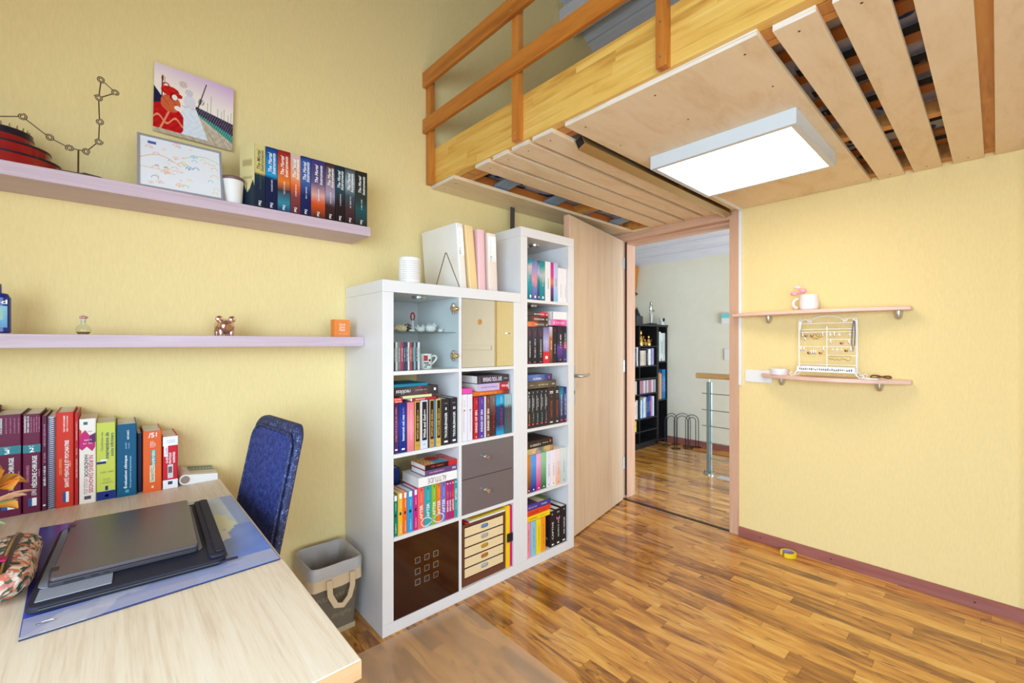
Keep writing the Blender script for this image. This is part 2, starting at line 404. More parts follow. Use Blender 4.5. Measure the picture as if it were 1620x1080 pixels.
for ix in range(-18, 83):
    x = XB-.019-pw*(ix+1)+pw*34 if False else -1.13+pw*(ix+18)
    if x > 5.1: break
    hall = x > XB
    y = (-2.13 if not hall else -.6)-rr.uniform(0, .5); yend = 2.1 if not hall else 3.6
    while y < yend:
        L = rr.choice(lens); sc = [seen(x+pw/2, yy) for yy in (y+.02, y+L/2, y+L-.02)]
        sc = [q for q in sc if q]
        if sc: cand.append((max(sc), x, y, L))
        else: rest.box(x, x+pw-.0004, y, y+L-.0008, -.012, 0)
        y += L
cand.sort(reverse=True)
for n, (v, x, y, L) in enumerate(cand):
    if n < 296:
        o = bpy.data.objects.new('plank', strip_mesh(L)); COL.objects.link(o); o.parent = floor
        o.location = Vector((x, y, 0))-ORG[floor.name]
    else: rest.box(x, x+pw-.0004, y, y+L-.0008, -.012, 0)
ro = rest.build('plank_field', M_floor, floor, weld=False); ro['kind'] = 'stuff'
# skirtings
sk = struct(B().prism([(XB, 0), (XB-.016, 0), (XB-.016, .050), (XB-.006, .056), (XB, .056)], 'y', -1.99, 1.108).build('baseboard_right', M_skirt))
for y in (.98, .62, .07, -.45):
    B().lathe([(.0001, 0), (.004, 0), (.004, .002), (.0001, .002)], (0,0,0), 8).xf(Matrix.Translation((XB-.0158, y, .028)) @ Matrix.Rotation(-PI/2, 4, 'Y')).build('screw', plain('dark_screw', (60, 40, 38), .5), sk)
struct(B().box(5.118, 5.13, -.6, 3.6, 0, .07).build('baseboard_hall', M_skirt))

# ---------------------------------------------------------------- door frame, door leaf
fx = XB-.012
dfr = thing('door_frame', 'pinkish beech door frame around the open doorway', 'door frame', (XB, 1.57, 0))
bxs = B().box(fx, XB, 1.108, 1.165, 0, 2.0752); bxs.build('architrave', M_frame, dfr, bevel=.002)
B().box(fx, XB, 1.985, 2.062, 0, 2.0752).build('architrave', M_frame, dfr, bevel=.002)
B().box(fx, XB, 1.165, 1.985, 2.024, 2.0752).build('head_architrave', M_frameh, dfr, bevel=.002)
B().box(XB+.001, XB+.165, 1.136, 1.165, 0, 2.024).build('jamb_lining', M_frame, dfr)
B().box(XB+.001, XB+.165, 1.985, 2.014, 0, 2.024).build('jamb_lining', M_frame, dfr)
B().box(XB+.001, XB+.165, 1.136, 2.014, 2.0245, 2.044).build('head_lining', M_frameh, dfr)
B().box(XB+.05, XB+.165, 1.1655, 1.180, 0, 2.024).build('door_stop', M_frame, dfr)
B().box(XB+.05, XB+.165, 1.970, 1.9845, 0, 2.024).build('door_stop', M_frame, dfr)
B().box(XB+.05, XB+.165, 1.181, 1.969, 2.006, 2.024).build('door_stop', M_frameh, dfr)
B().box(XB+.043, XB+.0495, 1.970, 1.984, .02, 2.02).build('seal', plain('dark_seal', (70, 50, 34), .8), dfr)
tag(B().prism([(XB-.004, 0), (XB+.03, 0), (XB+.024, .004), (XB+.002, .004)], 'y', 1.166, 1.984).build('threshold_strip', plain('dark_bronze', (72, 62, 54), .4, .6)), 'dark threshold strip across the doorway floor', 'threshold')
ang = math.atan2(1.955-1.772, 2.945-2.085)
door = struct(thing('door_1', 'beech door standing open in front of the wall', 'door', (2.945, 1.957, 0), ang))
# local: leaf runs along -x from the hinge, front face at y = 0, back at +.04
B().box(-.872, -.004, 0, .04, .008, 2.018).build('leaf', M_beech, door, local=True, bevel=.002)
B().box(-.880, -.8725, .002, .038, .008, 2.018).build('edge_band', M_frame, door, local=True)
hp = B().prism(rrect(-.845, -.812, .84, 1.085, .014), 'y', -.009, -.0005).build('handle_plate', M_metal, door, local=True, bevel=.002)
B().tube([(-.828, -.009, 1.02), (-.828, -.045, 1.02), (-.822, -.056, 1.02), (-.80, -.06, 1.022), (-.76, -.058, 1.018), (-.715, -.054, 1.024)], [.011, .010, .010, .010, .009, .008], 10).build('lever', M_metal, hp, smooth=True, local=True)
B().prism(rrect(-.832, -.824, .905, .928, .003), 'y', -.0098, -.0092).build('keyhole', M_black, hp, local=True)
for z in (.25, 1.0, 1.8):
    B().lathe([(.008, 0), (.008, .09)], (.002, -.004, z), 10).build('hinge', M_metal, door, local=True, smooth=True)
# cream door on the right wall, just outside the frame (seen in the mirror door)
d2 = struct(thing('door_2', 'cream panelled door', 'door', (XB, -.52, 0)))
M_cream = plain('cream_paint', (236, 226, 200), .45)
B().box(XB-.03, XB, -1.0, -.085, .06, 2.05).build('leaf', M_cream, d2, bevel=.003)
for z in (.55, 1.15, 1.75): B().box(XB-.042, XB-.0305, -.95, -.13, z, z+.05).build('rail', M_cream, d2, bevel=.004)
B().ball((XB-.034, -.33, 1.45), .006, .035, .03).build('flower_sticker', plain('orange_sticker', (235, 160, 60), .5), d2)

# ---------------------------------------------------------------- loft bed platform
ZS0, ZS1 = 2.076, 2.094
loft = thing('loft_platform', 'pine loft bed platform with slatted ply underside and orange railing', 'loft bed', (1.31, .1, ZS0))
# glued-lamella front beam: lamellas are separate pieces
rb = random.Random(5)
nl = 5; zl = [ZS1+(2.285-ZS1)*i/nl for i in range(nl+1)]
for i in range(nl):
    y = 2.1; first = True
    while y > -1.98:
        L = rb.uniform(.35, .8) if not first else rb.uniform(.1, .6); first = False
        y0 = max(y-L, -1.98); B().box(1.30, 1.34, y0+.0003, y, zl[i]+.0002, zl[i+1]).build('lamella', M_beam, loft); y = y0
B().box(1.345, 1.395, -1.98, 2.1, ZS1, 2.24).build('inner_beam', M_joist, loft)
B().box(1.40, 1.43, -1.98, 2.1, ZS1, 2.20).build('inner_beam', M_joist, loft)
B().box(2.90, XB, -1.98, 2.1, ZS1, 2.20).build('wall_ledger', M_joist, loft)
B().box(2.30, 2.345, -1.98, 2.1, ZS1, 2.145).build('cross_joist', M_joist, loft)
for y0, y1 in ((.005, .042), (2.06, 2.1), (-.95, -.91)):
    for xa, xb in ((1.431, 2.299), (2.346, 2.899)):
        B().box(xa, xb, y0, y1, ZS1, 2.145).build('joist', M_joist, loft)
for y0, y1, x0 in ((2.001, 2.099, 1.305), (1.884, 1.997, 1.305), (1.605, 1.710, 1.310), (1.475, 1.576, 1.311), (1.342, 1.450, 1.314), (1.207, 1.317, 1.312),
                   (.313, .413, 1.337), (.178, .278, 1.337), (.040, .140, 1.337), (-.23, .006, 1.337), (-.42, -.26, 1.337), (-.62, -.45, 1.337), (-.9, -.66, 1.337)):
    s = B().box(x0, XB-.003, y0, y1, ZS0, ZS1-.0003).build('slat', M_ply, loft)
    B().box(x0-.0012, x0-.0001, y0, y1, ZS0, ZS1-.0003).build('ply_edge', M_plyedge, s)
    for xx in (x0+.05, XB-.06): B().lathe([(.0035, 0), (.0035, .0006)], (xx, (y0+y1)/2, ZS0-.0006), 8).build('screw', plain('dark_screw', (60, 40, 38), .5), s)
pn = B().box(1.318, XB-.003, .446, 1.142, ZS0, ZS1-.0003).build('light_panel', M_ply, loft)
B().box(1.3168, 1.3179, .446, 1.142, ZS0, ZS1-.0003).build('ply_edge', M_plyedge, pn)
for y in (.50, .79, 1.09):
    for xx in (1.38, 1.62, 2.9): B().lathe([(.0035, 0), (.0035, .0006)], (xx, y, ZS0-.0006), 8).build('screw', plain('dark_screw', (60, 40, 38), .5), pn)
# railing
for y0, y1 in ((2.058, 2.1), (1.362, 1.402), (.690, .725), (.012, .047), (-.66, -.625), (-1.34, -1.305)):
    B().box(1.268, 1.2995, y0, y1, 2.09, 2.70).build('post', M_pinez, loft, bevel=.002)
for z0, z1 in ((2.612, 2.694), (2.363, 2.438)):
    r = B().box(1.246, 1.2675, -1.98, 2.1, z0, z1).build('rail', M_pine, loft, bevel=.003)
    for y in (2.08, 1.382, .708, .03):
        for dz in (.018, .06): B().lathe([(.004, 0), (.004, .001)], (0,0,0), 8).xf(Matrix.Translation((1.246, y, z0+dz)) @ Matrix.Rotation(-PI/2, 4, 'Y')).build('screw', M_silver, r)
for y in (1.382, .708, .03):
    for z in (2.12, 2.23): B().lathe([(.004, 0), (.004, .001)], (0,0,0), 8).xf(Matrix.Translation((1.268, y, z)) @ Matrix.Rotation(-PI/2, 4, 'Y')).build('screw', M_silver, loft)
# sprung slats of the bed base and mattress seen through the gaps
bed = thing('mattress', 'white and blue mattress lying on the loft above the slats', 'mattress', (2.1, 1.0, 2.166))
m, nt, p = nodes_of('mattress_ticking'); p.inputs['Roughness'].default_value = .85
tc = nt.nodes.new('ShaderNodeTexCoord'); nz = nt.nodes.new('ShaderNodeTexNoise'); nz.inputs['Scale'].default_value = 7; nz.inputs['Detail'].default_value = 1; nt.links.new(tc.outputs['Object'], nz.inputs['Vector'])
rp = ramp(nt, [(0, (226, 222, 234)), (.56, (226, 222, 234)), (.58, (70, 96, 160)), (.66, (40, 60, 120)), (.7, (214, 212, 228))]); nt.links.new(nz.outputs['Fac'], rp.inputs['Fac']); nt.links.new(rp.outputs[0], p.inputs['Base Color'])
B().prism(rrect(1.45, 2.88, -.85, 2.04, .06), 'z', 2.166, 2.29).build('mattress_body', m, bed, bevel=.02)
base = loft
M_spr = plain('orange_slat', (206, 122, 52), .5); M_cap = plain('blue_grey_cap', (136, 154, 172), .45)
for i, x in enumerate((1.62, 1.80, 2.03, 2.2, 2.46, 2.70, 2.82)):
    B().box(x-.03, x+.03, -.8, 1.72, 2.152, 2.162).build('sprung_slat', M_spr, base)
for x in (1.64, 2.05, 2.36, 2.74):
    b = B()
    for kk in range(5): b.tube([(x-.04+.02*kk, 1.735, 2.128), (x-.04+.02*kk, 1.905, 2.112)], .012, 8)
    cp = b.build('slat_cap', M_cap, base, smooth=True)
    B().box(x-.03, x+.03, 1.728, 1.7345, 2.118, 2.138).build('cap_hollow', M_black, cp)
B().box(1.45, 2.88, 1.915, 1.935, 2.105, 2.15).build('base_rail', M_spr, base)
M_strap = plain('black_strap', (30, 26, 26), .8)
for x in (1.74, 1.93, 2.12, 2.5, 2.75):
    B().box(x-.022, x+.022, .05, .46, 2.146, 2.1485).build('strap', M_strap, base)
B().box(1.86, 1.91, 1.56, 1.74, 2.130, 2.1325).build('strap', M_strap, base)
# aluminium bar hung under the loft
bar = loft
M_alu = plain('champagne_aluminium', (196, 176, 132), .3, .9)
bb = B(); hw_, hh_, wt_ = .021, .025, .003
bb.box(1.448, 2.945, -hw_, -hw_+wt_, -hh_, hh_).box(1.448, 2.945, hw_-wt_, hw_, -hh_, hh_).box(1.448, 2.945, -hw_+wt_, hw_-wt_, -hh_, -hh_+wt_).box(1.448, 2.945, -hw_+wt_, hw_-wt_, hh_-wt_, hh_)
Mb = Matrix.Translation((0, 1.1745, 2.067)) @ Matrix.Rotation(math.radians(-24), 4, 'X')
bar = bb.xf(Mb).build('metal_tube', M_alu, loft); bar['label'] = 'brass-coloured square metal tube'
B().box(1.454, 1.458, -hw_+wt_, hw_-wt_, -hh_+wt_, hh_-wt_).xf(Mb).build('tube_end', M_black, bar)
# LED panel
led = thing('ceiling_light', 'square white LED panel lamp glowing on the loft underside', 'lamp', (2.11, .776, 2.018))
lb = B(); X0, X1, Y0, Y1 = 1.822, 2.402, .486, 1.066; t = .022
lb.box(X0, X0+t, Y0, Y1, 2.018, 2.0755).box(X1-t, X1, Y0, Y1, 2.018, 2.0755).box(X0+t, X1-t, Y0, Y0+t, 2.018, 2.0755).box(X0+t, X1-t, Y1-t, Y1, 2.018, 2.0755)
lb.build('lamp_frame', plain('lamp_white', (206, 212, 216), .35), led)
B().box(X0+t, X1-t, Y0+t, Y1-t, 2.020, 2.026).build('diffuser', M_led, led)
# white cable duct beside the door frame, up to the lamp
tag(B().box(XB-.016, XB, 1.089, 1.107, .958, 2.0755).build('cable_duct', M_paint, bevel=.002), 'white vertical cable duct along the right side of the door frame', 'cable duct')
tag(B().box(2.405, XB-.017, 1.086, 1.10, 2.064, 2.0757).build('cable_duct', M_paint), 'white cable duct on the loft underside behind the lamp panel', 'cable duct')
# hanging strap
tag(B().prism([(1.835, 1.47), (1.842, 2.076), (1.878, 2.076), (1.872, 1.8), (1.876, 1.47)], 'y', 2.045, 2.048).build('webbing_strap', plain('grey_webbing', (74, 68, 66), .85)), 'dark grey webbing strap hanging from the loft behind the tall bookcase', 'strap')

# ================================================================== FURNITURE
# ---------------------------------------------------------------- desk
desk = thing('desk', 'pale ash desk along the left wall with books and laptop on it', 'desk', (-.42, 1.39, 0))
B().box(-.985, .295, .684, 2.10, .689, .72).build('desk_top', M_desk, desk, bevel=.002)
B().box(-.984, .2945, .6835, .6838, .6895, .7190).build('edge_band', M_deskedge, desk)
B().box(-.95, .285, .692, .712, .58, .6885).build('apron', M_deskedge, desk)
B().box(.265, .285, .712, 2.07, .60, .6885).build('apron', M_deskedge, desk)
for x, y in ((.215, .70), (.215, 2.02), (-.94, .70), (-.94, 2.02)):
    B().box(x, x+.05, y+.014, y+.064, 0, .6885).build('leg', M_deskedge, desk, bevel=.003)

# ---------------------------------------------------------------- wall shelves on the left
for z, x1, lab in ((1.703, .856, 'long upper lilac-washed wall shelf holding the thick black book series'), (1.211, .8255, 'long lower lilac-washed wall shelf with the metallic pig')):
    tag(B().box(-.98, x1, 1.889, YA, z, z+.041).build('wall_shelf', M_shelf, bevel=.0015), lab, 'shelf', 'lilac wall shelves')

# ---------------------------------------------------------------- bookcases
YB = 2.101; T = .05; t = .016
def bookcase(name, label, x0, cols, rows, H, W):
    o = thing(name, label, 'bookcase', (x0+W/2, (YF+YB)/2, 0), 0, 'white cube bookcases')
    cw = (W-2*T-(cols-1)*t)/cols; chh = (H-2*T-(rows-1)*t)/rows
    B().box(x0, x0+W, YF, YB, H-T+.0004, H).build('top_board', M_white, o, bevel=.0012)
    B().box(x0, x0+W, YF, YB, 0, T-.0004).build('bottom_board', M_white, o, bevel=.0012)
    B().box(x0, x0+T, YF, YB, T, H-T).build('side_panel', M_white, o, bevel=.0012)
    B().box(x0+W-T, x0+W, YF, YB, T, H-T).build('side_panel', M_white, o, bevel=.0012)
    for c in range(1, cols):
        xx = x0+T+c*cw+(c-1)*t; B().box(xx, xx+t, YF+.001, YB, T, H-T).build('upright_divider', M_white, o)
    for r in range(1, rows):
        zz = T+r*chh+(r-1)*t
        for c in range(cols):
            xx = x0+T+c*(cw+t); B().box(xx, xx+cw, YF+.001, YB, zz, zz+t).build('shelf_board', M_white, o)
    return o
lowcase = bookcase('bookcase', 'wide white cube bookcase, four cubes high and two wide', .827, 2, 4, 1.49, .787)
tallcase = bookcase('bookcase', 'narrow tall white cube bookcase beside the open door', 1.6142, 1, 5, 1.85, .44)
CX = {1: (.877, 1.2125), 2: (1.2285, 1.564), 3: (1.6642, 2.0042)}
# inserts of the low bookcase
ZR = {1: (1.1045, 1.44), 2: (.753, 1.0885), 3: (.4015, .737), 4: (.05, .3855)}
# glass door
g = thing('glass_door', 'clear glass cabinet door with two ornate hinges in the bookcase', 'cabinet door', (1.044, 1.714, 1.1045))
mg, ntg, pg = nodes_of('clear_glass'); ntg.nodes.remove(pg)
tr = ntg.nodes.new('ShaderNodeBsdfTransparent'); tr.inputs[0].default_value = (.93, .97, .97, 1)
gl = ntg.nodes.new('ShaderNodeBsdfGlossy'); gl.inputs['Roughness'].default_value = .02
lw = ntg.nodes.new('ShaderNodeLayerWeight'); lw.inputs['Blend'].default_value = .5
pw5 = ntg.nodes.new('ShaderNodeMath'); pw5.operation = 'POWER'; pw5.inputs[1].default_value = 4; ntg.links.new(lw.outputs['Facing'], pw5.inputs[0])
fr = ntg.nodes.new('ShaderNodeMath'); fr.operation = 'MULTIPLY_ADD'; fr.inputs[1].default_value = .6; fr.inputs[2].default_value = .03; ntg.links.new(pw5.outputs[0], fr.inputs[0])
ms = ntg.nodes.new('ShaderNodeMixShader'); ntg.links.new(fr.outputs[0], ms.inputs[0]); ntg.links.new(tr.outputs[0], ms.inputs[1]); ntg.links.new(gl.outputs[0], ms.inputs[2])
ntg.links.new(ms.outputs[0], ntg.nodes['Material Output'].inputs[0])
M_glass = mg
B().box(.879, 1.2105, 1.712, 1.716, 1.1065, 1.438).build('pane', M_glass, g)
M_gedge = plain('glass_edge', (140, 190, 190), .15, var=0)
for zz in (1.386, 1.165):
    h = B().lathe([(.0001, 0), (.017, 0), (.017, .004), (.010, .006), (.010, .010), (.0001, .011)], (0,0,0), 14).xf(Matrix.Translation((1.178, 1.7115, zz)) @ Matrix.Rotation(PI/2, 4, 'X')).build('hinge', M_silver, g, smooth=True)
    b = B()
    for s in (-1, 1):
        b.tube([(1.170, 1.708, zz+s*.014), (1.172, 1.707, zz+s*.024), (1.184, 1.707, zz+s*.024), (1.186, 1.708, zz+s*.014)], .002, 6)
    for kk in range(6):
        a = kk*PI/3; b.ball((1.178+.012*math.cos(a), 1.706, zz+.012*math.sin(a)), .004, .003, .004, 8)
    b.build('hinge_ornament', plain('old_brass', (170, 150, 110), .3, 1), h, smooth=True)
    B().lathe([(.0001, 0), (.008, 0), (.008, .012), (.004, .016), (.0001, .016)], (0,0,0), 12).xf(Matrix.Translation((1.196, 1.711, zz)) @ Matrix.Rotation(PI/2, 4, 'X')).build('hinge_knob', M_gold, h, smooth=True)
# glass shelf inside
tag(B().box(.8775, 1.212, 1.735, 2.08, 1.272, 1.277).build('glass_shelf', M_glass), 'clear glass shelf carrying shells inside the glazed cube', 'shelf')
# back panel and vertical glass strips inside the glazed cube
tag(B().box(.878, 1.2115, 2.088, 2.0945, 1.105, 1.4395).build('back_panel', plain('grey_back', (196, 194, 196), .5)), 'pale grey back panel of the glazed cube', 'panel')
# mirror door
mdoor = thing('mirror_door', 'mirrored cabinet door with a tiny steel handle in the bookcase', 'cabinet door', (1.396, 1.715, 1.1045))
B().box(1.2305, 1.562, 1.7125, 1.716, 1.1065, 1.438).build('mirror', plain('mirror', (236, 236, 232), .015, 1, var=0), mdoor)
B().box(1.2305, 1.562, 1.7165, 1.73, 1.1065, 1.438).build('door_board', M_white, mdoor)
B().box(1.513, 1.536, 1.704, 1.7123, 1.272, 1.279).build('handle', M_metal, mdoor, bevel=.001)
# drawers
M_grey = plain('grey_gloss', (108, 98, 100), .25, coat=.5)
for z0, z1, kz, lab in ((.571, .735, .66, 'upper grey gloss drawer with round knob in the white bookcase'), (.4035, .5685, .495, 'lower grey gloss drawer with round knob in the white bookcase')):
    dr = thing('drawer', lab, 'drawer', (1.396, 1.75, z0), 0, 'grey drawers')
    B().box(1.2305, 1.562, 1.712, 1.728, z0, z1).build('drawer_front', M_grey, dr, bevel=.001)
    B().box(1.2385, 1.554, 1.728, 2.05, z0+.01, z1-.02).build('drawer_box', M_white, dr)
    B().lathe([(.0001, 0), (.009, 0), (.009, -.004), (.005, -.006), (.005, -.017), (.0105, -.019), (.0105, -.026), (.0001, -.026)], (0,0,0), 16).xf(Matrix.Translation((1.374, 1.712, kz)) @ Matrix.Rotation(-PI/2, 4, 'X')).build('knob', M_chrome, dr, smooth=True)
# dark brown cupboard insert with nine square chrome windows
ins = thing('cupboard_insert', 'glossy dark brown cupboard door with nine small chrome squares at floor level', 'cabinet door', (1.045, 1.72, .05))
M_choc = plain('chocolate_gloss', (44, 12, 8), .1, coat=.6)
xs = [.8785]; zs = [.0515]
for cx in (.992, 1.0385, 1.085): xs += [cx-.013, cx+.013]
for cz in (.175, .222, .271): zs += [cz-.013, cz+.013]
xs.append(1.211); zs.append(.384); fb = B()
for i in range(len(xs)-1):
    for j in range(len(zs)-1):
        if i % 2 == 1 and j % 2 == 1: continue
        fb.box(xs[i], xs[i+1], 1.712, 1.728, zs[j], zs[j+1])
fb.build('door_front', M_choc, ins)
for cx in (.992, 1.0385, 1.085):
    for cz in (.175, .222, .271):
        q = B(); a = .013; e = .0025
        q.box(cx-a, cx-a+e, 1.7115, 1.727, cz-a, cz+a).box(cx+a-e, cx+a, 1.7115, 1.727, cz-a, cz+a).box(cx-a+e, cx+a-e, 1.7115, 1.727, cz-a, cz-a+e).box(cx-a+e, cx+a-e, 1.7115, 1.727, cz+a-e, cz+a)
        q.build('window_frame', M_chrome, ins)
B().box(.8785, 1.211, 1.7285, 2.09, .0515, .384).build('cupboard_box', plain('dark_brown', (40, 16, 12), .5), ins)
# puck lights
for x, y, z, lab in ((1.05, 1.80, 1.4395, 'round silver puck light under the top of the glazed cube'), (1.835, 1.83, 1.7995, "round silver puck light in the tall bookcase's top cube"), (1.825, 1.84, 1.4463, "round silver puck light in the tall bookcase's second cube"), (1.83, 1.84, 1.093, "round silver puck light in the tall bookcase's third cube")):
    p = thing('puck_light', lab, 'lamp', (x, y, z-.013), 0, 'puck lights')
    B().lathe([(.0001, 0), (.024, 0), (.031, .003), (.033, .0128), (.0001, .0128)], (x, y, z-.013), 24).build('lamp_body', M_silver, p, smooth=True)
    B().lathe([(.0001, -.0006), (.02, -.0006), (.02, .0), (.0001, .0)], (x, y, z-.0132), 20).build('lens', plain('lens_white', (210, 214, 216), .3), p, smooth=True)
    if x > 1.5: B().tube([(x-.02, y+.01, z-.006), (x-.07, y+.05, z-.03), (x-.135, y+.10, z-.10)], .0022, 6).build('cable', M_paint, p, smooth=True)

# ---------------------------------------------------------------- books
def cover_geo(w, h, dp, th, axis_up):
    c = min(.003, w*.15)
    prof = [(0, dp), (0, c), (c*.3, c*.3), (c, 0), (w-c, 0), (w-c*.3, c*.3), (w, c), (w, dp), (w-th, dp), (w-th, th), (th, th), (th, dp)]
    return B().prism(prof, 'z', 0, h), B().box(th+.0001, w-th-.0001, th+.0001, dp-.004, .003, h-.003)
BK = {}
def book(label, x, w, h, z0, mat, ys=1.722, dp=None, lie=False, group='books', texts=(), tilt=0, name='book', pages=True, rz=0):
    """upright: spine faces -y at (x..x+w); lying (lie): w is the length along x and h the thickness"""
    dp = dp if dp else (min(.15, h*.68) if not lie else .14)
    th = .0022 if (w if not lie else h) > .015 else .0012
    if not lie:
        cv, pg = cover_geo(w, h, dp, th, 'z')
    else:
        cv, pg = cover_geo(h, w, dp, th, 'z')
        M = Matrix(((0,0,1,0), (0,1,0,0), (1,0,0,0), (0,0,0,1)))          # width -> z, height -> x
        cv.xf(M); pg.xf(M)
    o = cv.build(name, mat, None, origin=(0,0,0)); o.location = (x, ys, z0); o.rotation_euler = (0, tilt, rz)
    tag(o, label, 'book', group)
    if pages: pg.build('pages', M_pages, o, local=True)
    for tx in texts:
        kind = tx[0]
        if kind == 'T':    # ('T', string, mat, frac along, frac across, length, height, ori, bold, ital)
            _, s, mt, fa, fc, ln, ht, ori = tx[:8]; bo = tx[8] if len(tx) > 8 else False; it = tx[9] if len(tx) > 9 else False
            c = (w*fc, -.0005, h*fa) if ori in ('up', 'down') or not lie else (w*fc, -.0005, h*fa)
            lettering(s, o, c, ln, ht, mt, ori, bo, it)
        elif kind == 'S':
            _, mt, fa, fc, ln, ht, ori = tx[:7]
            small_print(o, (w*fc, -.0005, h*fa), ln, ht, mt, ori)
        elif kind == 'P':  # patch fractions
            _, nm, mt, a, b, c, d = tx[:7]; yy = tx[7] if len(tx) > 7 else -.0003
            patch(o, nm, mt, w*a, w*b, h*c, h*d, yy)
    return o
def C(r, g, b, rough=.4):
    return plain('cover_%d_%d_%d' % (r, g, b), (r, g, b), .5, spec=.28)
red_t = C(190, 30, 40); gold_t = C(214, 176, 96); blue_t = C(60, 90, 170); grey_t = C(150, 140, 140); teal_t = C(40, 130, 150)

# --- cube below the glass door (L2C1)
z = .753+.0005; G = 'novels in the cube below the glass door'; PH = 'in the cube below the glass door'
def up(lab, x, w, h, mat, texts=(), **k): return book(lab+' '+PH, x+.0004, w-.0008, h, z, mat, group=G, texts=texts, **k)
up('narrow purple paperback, leftmost upright', .8785, .029, .212, grad('sp_purple', [(.1, (70, 40, 92)), (.6, (92, 52, 116)), (.95, (70, 36, 84))], .1), [('S', C(220, 140, 80), .5, .5, .11, .010, 'up'), ('S', C(220, 140, 80), .85, .5, .03, .008, 'up'), ('P', 'foot_mark', M_wtext, .35, .75, .06, .09)])
up('royal blue paperback, second from the left', .909, .037, .213, grad('sp_royal', [(.1, (24, 40, 120)), (.6, (36, 60, 158)), (.95, (24, 40, 120))], .1), [('S', M_wtext, .5, .5, .12, .012, 'up'), ('S', C(180, 150, 200), .85, .5, .03, .008, 'up'), ('P', 'foot_mark', M_wtext, .3, .7, .05, .085)])
up('pink paperback with faded spine', .9475, .034, .213, grad('sp_pink', [(.05, (220, 120, 130)), (.5, (238, 150, 158)), (.95, (226, 120, 132))], .15), [('S', C(248, 190, 196), .55, .5, .13, .009, 'up')])
for x, w, c1, lab, tm in ((.984, .028, (196, 152, 64), 'gold framed black spine right of the pink paperback', gold_t), (1.0145, .036, (206, 212, 232), 'silver framed black spine', M_wtext), (1.0585, .026, (186, 150, 78), 'gold framed black spine after the silver one', gold_t), (1.0935, .027, (214, 176, 76), 'brightest gold framed spine left of the black volumes', C(226, 190, 90))):
    up(lab, x, w, .216, C(*c1), [('P', 'spine_panel', C(40, 28, 26), .16, .84, .17, .97), ('T', 'WITCH AND GOD' if tm is not M_wtext else 'Witch and God', tm, .46, .5, .105, w*.36, 'up', True), ('S', tm, .76, .5, .02, .007, 'up'), ('S', C(150, 120, 60), .09, .5, .016, .006, 'flat')])
for x, w, n, lab in ((1.1225, .046, 'I', 'first of the two thick black volumes'), (1.1715, .0405, 'II', 'second thick black volume, against the cube wall')):
    up(lab, x, w, .2135, C(42, 38, 44), [('T', 'TROUBLEMAKER', M_wtext, .42, .52, .118, .013, 'up', True), ('T', n, M_wtext, .78, .52, .006*len(n), .012, 'flat', True), ('S', grey_t, .9, .52, .02, .008, 'flat'), ('P', 'foot_mark', M_wtext, .3, .74, .045, .085)])
up('thin white booklet between gold and silver spines', 1.0123, .0022, .205, M_paint, pages=False)
up('slim dark paperback between silver and gold spines', 1.051, .007, .214, C(60, 40, 60))
up('slim blue and white paperback between two gold spines', 1.085, .008, .213, C(70, 130, 180))
book('slim red and orange book lying at the left of the pile below the glass door', .8795, .044, .024, .9672, grad('sp_redor', [(.2, (214, 70, 40)), (.8, (196, 50, 60))], .2, axis=0), lie=True, group=G, texts=[('S', M_wtext, .7, .5, .03, .006, 'flat'), ('S', M_wtext, .3, .6, .03, .006, 'flat')])
book('thin crimson book at the bottom of the lying pile below the glass door', .964, .139, .0125, .9705, C(176, 36, 56), lie=True, group=G, texts=[('S', M_wtext, .5, .35, .05, .006, 'flat'), ('P', 'white_band', M_wtext, 0, .04, .02, .98), ('P', 'dark_band', C(60, 24, 44), .92, 1, .02, .98)])
book('thin pale yellow-green book in the lying pile below the glass door', .926, .144, .0125, .9834, C(214, 218, 160), lie=True, group=G, dp=.13)
book('dark grey book lying upside down with red specks below the glass door', .881, .222, .0375, .9963, grad('sp_reck', [(.1, (60, 50, 52)), (.5, (86, 72, 72)), (.9, (58, 50, 54))], .2, axis=0), lie=True, group=G, texts=[('T', 'reckless', M_wtext, .46, .21, .07, .018, 'flip', False, True), ('S', C(214, 150, 160), .55, .6, .06, .008, 'flip'), ('P', 'end_mark', M_wtext, .9, .95, .4, .7), ('P', 'red_speck', red_t, .55, .6, .8, .98), ('P', 'red_speck', red_t, .7, .74, .1, .3)])
book('turquoise slim book on top of the lying pile below the glass door', .883, .166, .0135, 1.0343, C(30, 122, 148), lie=True, group=G, dp=.17)

# --- cube below the mirror door (L2C2)
G = 'novels in the cube below the mirror door'; PH = 'in the cube below the mirror door'
up('white paperback with a red dot, leftmost', 1.2335, .037, .224, C(228, 224, 232), [('S', grey_t, .42, .4, .1, .006, 'up'), ('S', grey_t, .8, .5, .03, .005, 'up'), ('P', 'red_dot', red_t, .38, .6, .64, .67)])
up('white paperback with a grey dot, second from left', 1.272, .030, .223, C(224, 220, 230), [('S', grey_t, .42, .5, .1, .006, 'up'), ('P', 'grey_dot', grey_t, .35, .65, .64, .675)])
for x, w, c, lab in ((1.310, .027, (186, 36, 44), 'red spine with white serif lettering'), (1.341, .034, (92, 62, 150), 'violet spine with white serif lettering'), (1.3865, .0255, (120, 66, 54), 'russet brown spine with white serif lettering')):
    up(lab, x, w, .2045, C(*c), [('T', 'KINGS OF SIN', M_wtext, .42, .5, .108, .0125, 'up', True), ('S', C(230, 170, 160), .88, .5, .018, .006, 'up'), ('P', 'foot_mark', M_wtext, .38, .62, .035, .055)])
up('white slim book between the violet and brown spines', 1.3765, .0085, .2045, C(226, 224, 228))
